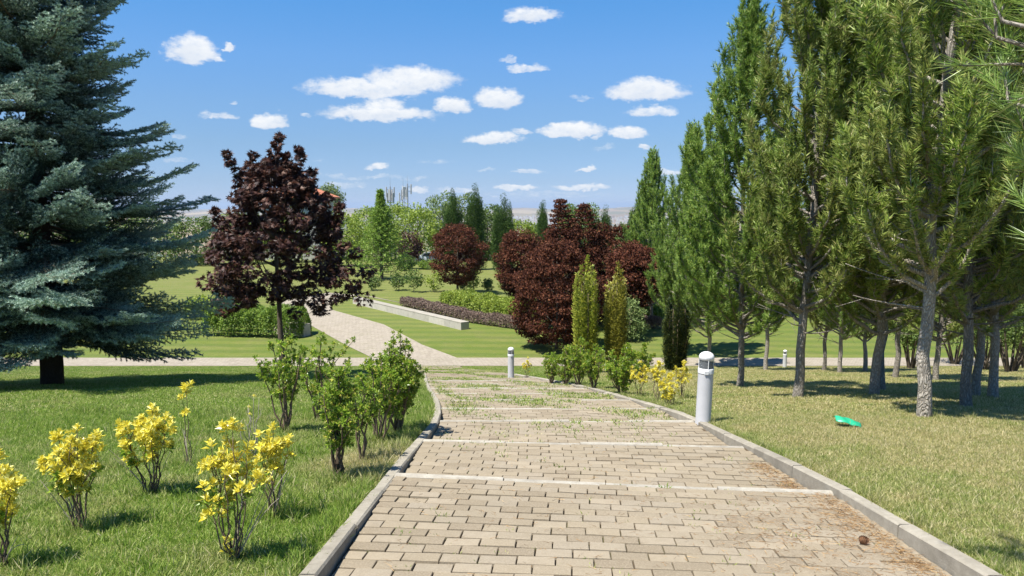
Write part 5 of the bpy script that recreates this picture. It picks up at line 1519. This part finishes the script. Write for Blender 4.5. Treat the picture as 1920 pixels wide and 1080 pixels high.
# ------------------------------------------------------------------ house with the red roof
M['roof'] = plain('roof_tiles', (.50, .19, .105), .8, .2, 3, spec=.2, bump=.3)
M['render'] = plain('house_wall', (.42, .42, .40), .85, .08, 2, spec=.15)
M['winglass'] = plain('window_glass', (.05, .06, .07), .1, .1, 2, spec=.7)
y = 118; zr = height_for(y, 345); ze = height_for(y, 371)
xa = (478 - 960) / F * y; xb = (640 - 960) / F * (y + 12); zg = float(gz(y)); D_ = 12
t = thing('house', 'pale house with a hipped red tiled roof behind the purple maple', 'house', ((xa + xb) / 2, y + D_ / 2, zg))
hw = (xb - xa) / 2; ez = ze - zg; rz_ = zr - zg
m = MB(); box(m, -hw + 1.0, hw - 1.0, -D_ / 2 + .9, D_ / 2 - .9, -1, ez - .02); obj('wall', m.mesh('wall', M['render']), t)
m = MB(); e = .25
V = [(-hw, -D_ / 2, ez), (hw, -D_ / 2, ez), (hw, D_ / 2, ez), (-hw, D_ / 2, ez), (-hw, -D_ / 2, ez + e), (hw, -D_ / 2, ez + e), (hw, D_ / 2, ez + e), (-hw, D_ / 2, ez + e), (-hw + 5, 0, rz_ + .4), (hw - 5, 0, rz_ + .4)]
m.add(V, [[4, 8, 7], [5, 6, 9]], [[0, 1, 5, 4], [1, 2, 6, 5], [2, 3, 7, 6], [3, 0, 4, 7], [3, 2, 1, 0], [4, 5, 9, 8], [6, 7, 8, 9]])
rf = obj('roof', m.mesh('roof', M['roof']), t)
m = MB()
for i in range(int(hw * 2 / .42)):     # tile ribs down the front slope
    x = -hw + .3 + i * .42
    u = 1.0 if -hw + 5 <= x <= hw - 5 else min(1, (x + hw) / 5 if x < 0 else (hw - x) / 5)
    tube(m, [(x, -D_ / 2, ez + e + .03), (x, -D_ / 2 * (1 - u), ez + e + (rz_ + .4 - ez - e) * u + .03)], [.07, .07], 5)
tag(obj('tile_ribs', m.mesh('tile_ribs', M['roof']), rf), kind='stuff')
m = MB(); box(m, -.4, .4, -.3, .3, 0, 1.6, .02); obj('chimney', m.mesh('chimney', M['render']), rf, (-3, 1.0, rz_ - .2))
for i in range(7):
    x = -hw + 2.4 + i * (2 * hw - 4.8) / 6
    m = MB(); box(m, -.6, .6, -.05, .05, 0, 1.1, .01); wn = obj('window', m.mesh('window', M['winglass']), t, (x, -D_ / 2 + .87, ez - 1.55))
    m = MB(); [box(m, *q) for q in ((-.66, -.58, -.08, .04, -.06, 1.16), (.58, .66, -.08, .04, -.06, 1.16), (-.58, .58, -.08, .04, -.06, .0), (-.58, .58, -.08, .04, 1.1, 1.16), (-.03, .03, -.07, .04, 0, 1.1))]
    obj('window_frame', m.mesh('window_frame', M['lampw']), wn)

# ------------------------------------------------------------------ phone masts
M['mast'] = plain('mast_steel', (.26, .28, .30), .5, .1, 4, metal=.4)
M['panel'] = plain('antenna_panel', (.40, .41, .42), .5, .05, 4)
def mast(px, y, top, base_h, npan, label, seed, lattice=False):
    rg = np.random.default_rng(seed); loc = on_ground(px, y); H = height_for(y, top) - loc[2]
    t = thing('phone_mast', label, 'phone mast', loc, 0, 'phone masts above the far trees')
    m = MB()
    if lattice:
        for a in range(3):
            c, s = .45 * math.cos(a * 2.094), .45 * math.sin(a * 2.094); tube(m, [(c, s, -.2), (c * .6, s * .6, H)], [.07, .05], 6)
        for k in range(int(H / .8)):
            for a in range(3):
                c, s, c2, s2 = .43 * math.cos(a * 2.094), .43 * math.sin(a * 2.094), .43 * math.cos((a + 1) * 2.094), .43 * math.sin((a + 1) * 2.094)
                tube(m, [(c, s, k * .8), (c2, s2, k * .8 + .8)], [.03, .03], 4, cap=False)
    else: lathe(m, [(.22, -.2), (.14, H * .98), (.0, H)], 12)
    obj('pole', m.mesh('pole', M['mast'], True), t)
    m = MB(); tube(m, [(0, 0, H - .1), (0, 0, H + 1.6)], [.03, .015], 5); obj('lightning_rod', m.mesh('lightning_rod', M['mast']), t)
    for k in range(npan):
        a = k / npan * 6.283 + .4; r = .8; z = H - 1.3 - (k % 3) * .6
        m = MB(); box(m, -.24, .24, -.1, .1, -1.05, 1.05, .03); pn_ = obj('antenna', m.mesh('antenna', M['panel']), t, (r * math.cos(a), r * math.sin(a), z), (0, 0, a + math.pi / 2))
        m = MB(); tube(m, [(0, .1, .5), (0, r - .1, .5)], [.04, .04], 5); tube(m, [(0, .1, -.5), (0, r - .1, -.5)], [.04, .04], 5); obj('bracket', m.mesh('bracket', M['mast']), pn_)
    for k in range(2):
        a = k * 2.1; m = MB(); lathe(m, [(0, .1), (.2, .02), (.22, 0), (.2, -.03), (0, -.05)], 14); obj('dish', m.mesh('dish', M['panel'], True), t, (.35 * math.cos(a), .35 * math.sin(a), H - 4.4 - k * .6), (math.pi / 2, 0, a + math.pi / 2))
mast(734, 152, 348, 0, 6, 'phone mast with a cluster of white antenna panels, leftmost', 1)
mast(758, 158, 348, 0, 4, 'slimmer phone mast with tall thin tips beside the leftmost', 2, True)
mast(766, 162, 343, 0, 3, 'rightmost phone mast with thin tall antennas', 3)

# ------------------------------------------------------------------ distant city in the valley
rgd = np.random.default_rng(70); m = MB()
for k in range(2600):
    y = rgd.uniform(5200, 9500); px = rgd.choice([rgd.normal(985, 45), rgd.uniform(760, 1260), rgd.uniform(700, 1300)])
    x = (px - 960) / F * y; z = float(gz(y)); w = rgd.uniform(8, 26); d = rgd.uniform(8, 20); h = rgd.uniform(7, 26) * rgd.choice([1, 1, 1, 1.7])
    box(m, x - w / 2, x + w / 2, y - d / 2, y + d / 2, z - 3, z + h)
def city_mat():
    mm, nb = new_mat('city_walls'); g = nb.n('ShaderNodeNewGeometry')
    c = nb.ramp(g.outputs['Random Per Island'], [(0, (.50, .47, .42)), (.3, (.62, .58, .52)), (.55, (.42, .30, .22)), (.75, (.70, .68, .64)), (1, (.36, .34, .32))])
    return finish(mm, nb, c, .9, spec=.1)
tag(obj('distant_city', m.mesh('distant_city', city_mat())), 'pale blocks of a distant city spread over the hazy valley', kind='stuff')
m = MB(); 
for k in range(1500):
    y = rgd.uniform(300, 3200); x = rgd.uniform(-.62, .62) * y; r = rgd.uniform(3, 9)
    z = float(gz(y)); P = shape_points(rgd, 14, EGG, z, z + r * 1.1, r, .8, .1)
    P[:, 0] += x; P[:, 1] += y
    leaves(m, P, rand_dirs(rgd, len(P)), rand_dirs(rgd, len(P)) + [0, 0, .8], r * .9, r * .8)
tag(obj('valley_scrub', m.mesh('valley_scrub', M['mid'])), 'scattered trees and scrub on the slopes falling to the valley', kind='stuff')

# ------------------------------------------------------------------ air
HZ = True
if HZ:
    m = MB(); box(m, -17000, 17000, -60, 24000, -175, 60)
    hm = bpy.data.materials.new('haze_air'); hm.use_nodes = True; nt = hm.node_tree; nt.nodes.clear()
    pv = nt.nodes.new('ShaderNodeVolumePrincipled'); oo = nt.nodes.new('ShaderNodeOutputMaterial'); nt.links.new(pv.outputs[0], oo.inputs['Volume'])
    pv.inputs['Color'].default_value = (.62, .78, 1.0, 1); pv.inputs['Density'].default_value = .00005; pv.inputs['Anisotropy'].default_value = .2
    tag(obj('haze', m.mesh('haze', hm)), 'thin blue summer haze over the valley', kind='stuff')
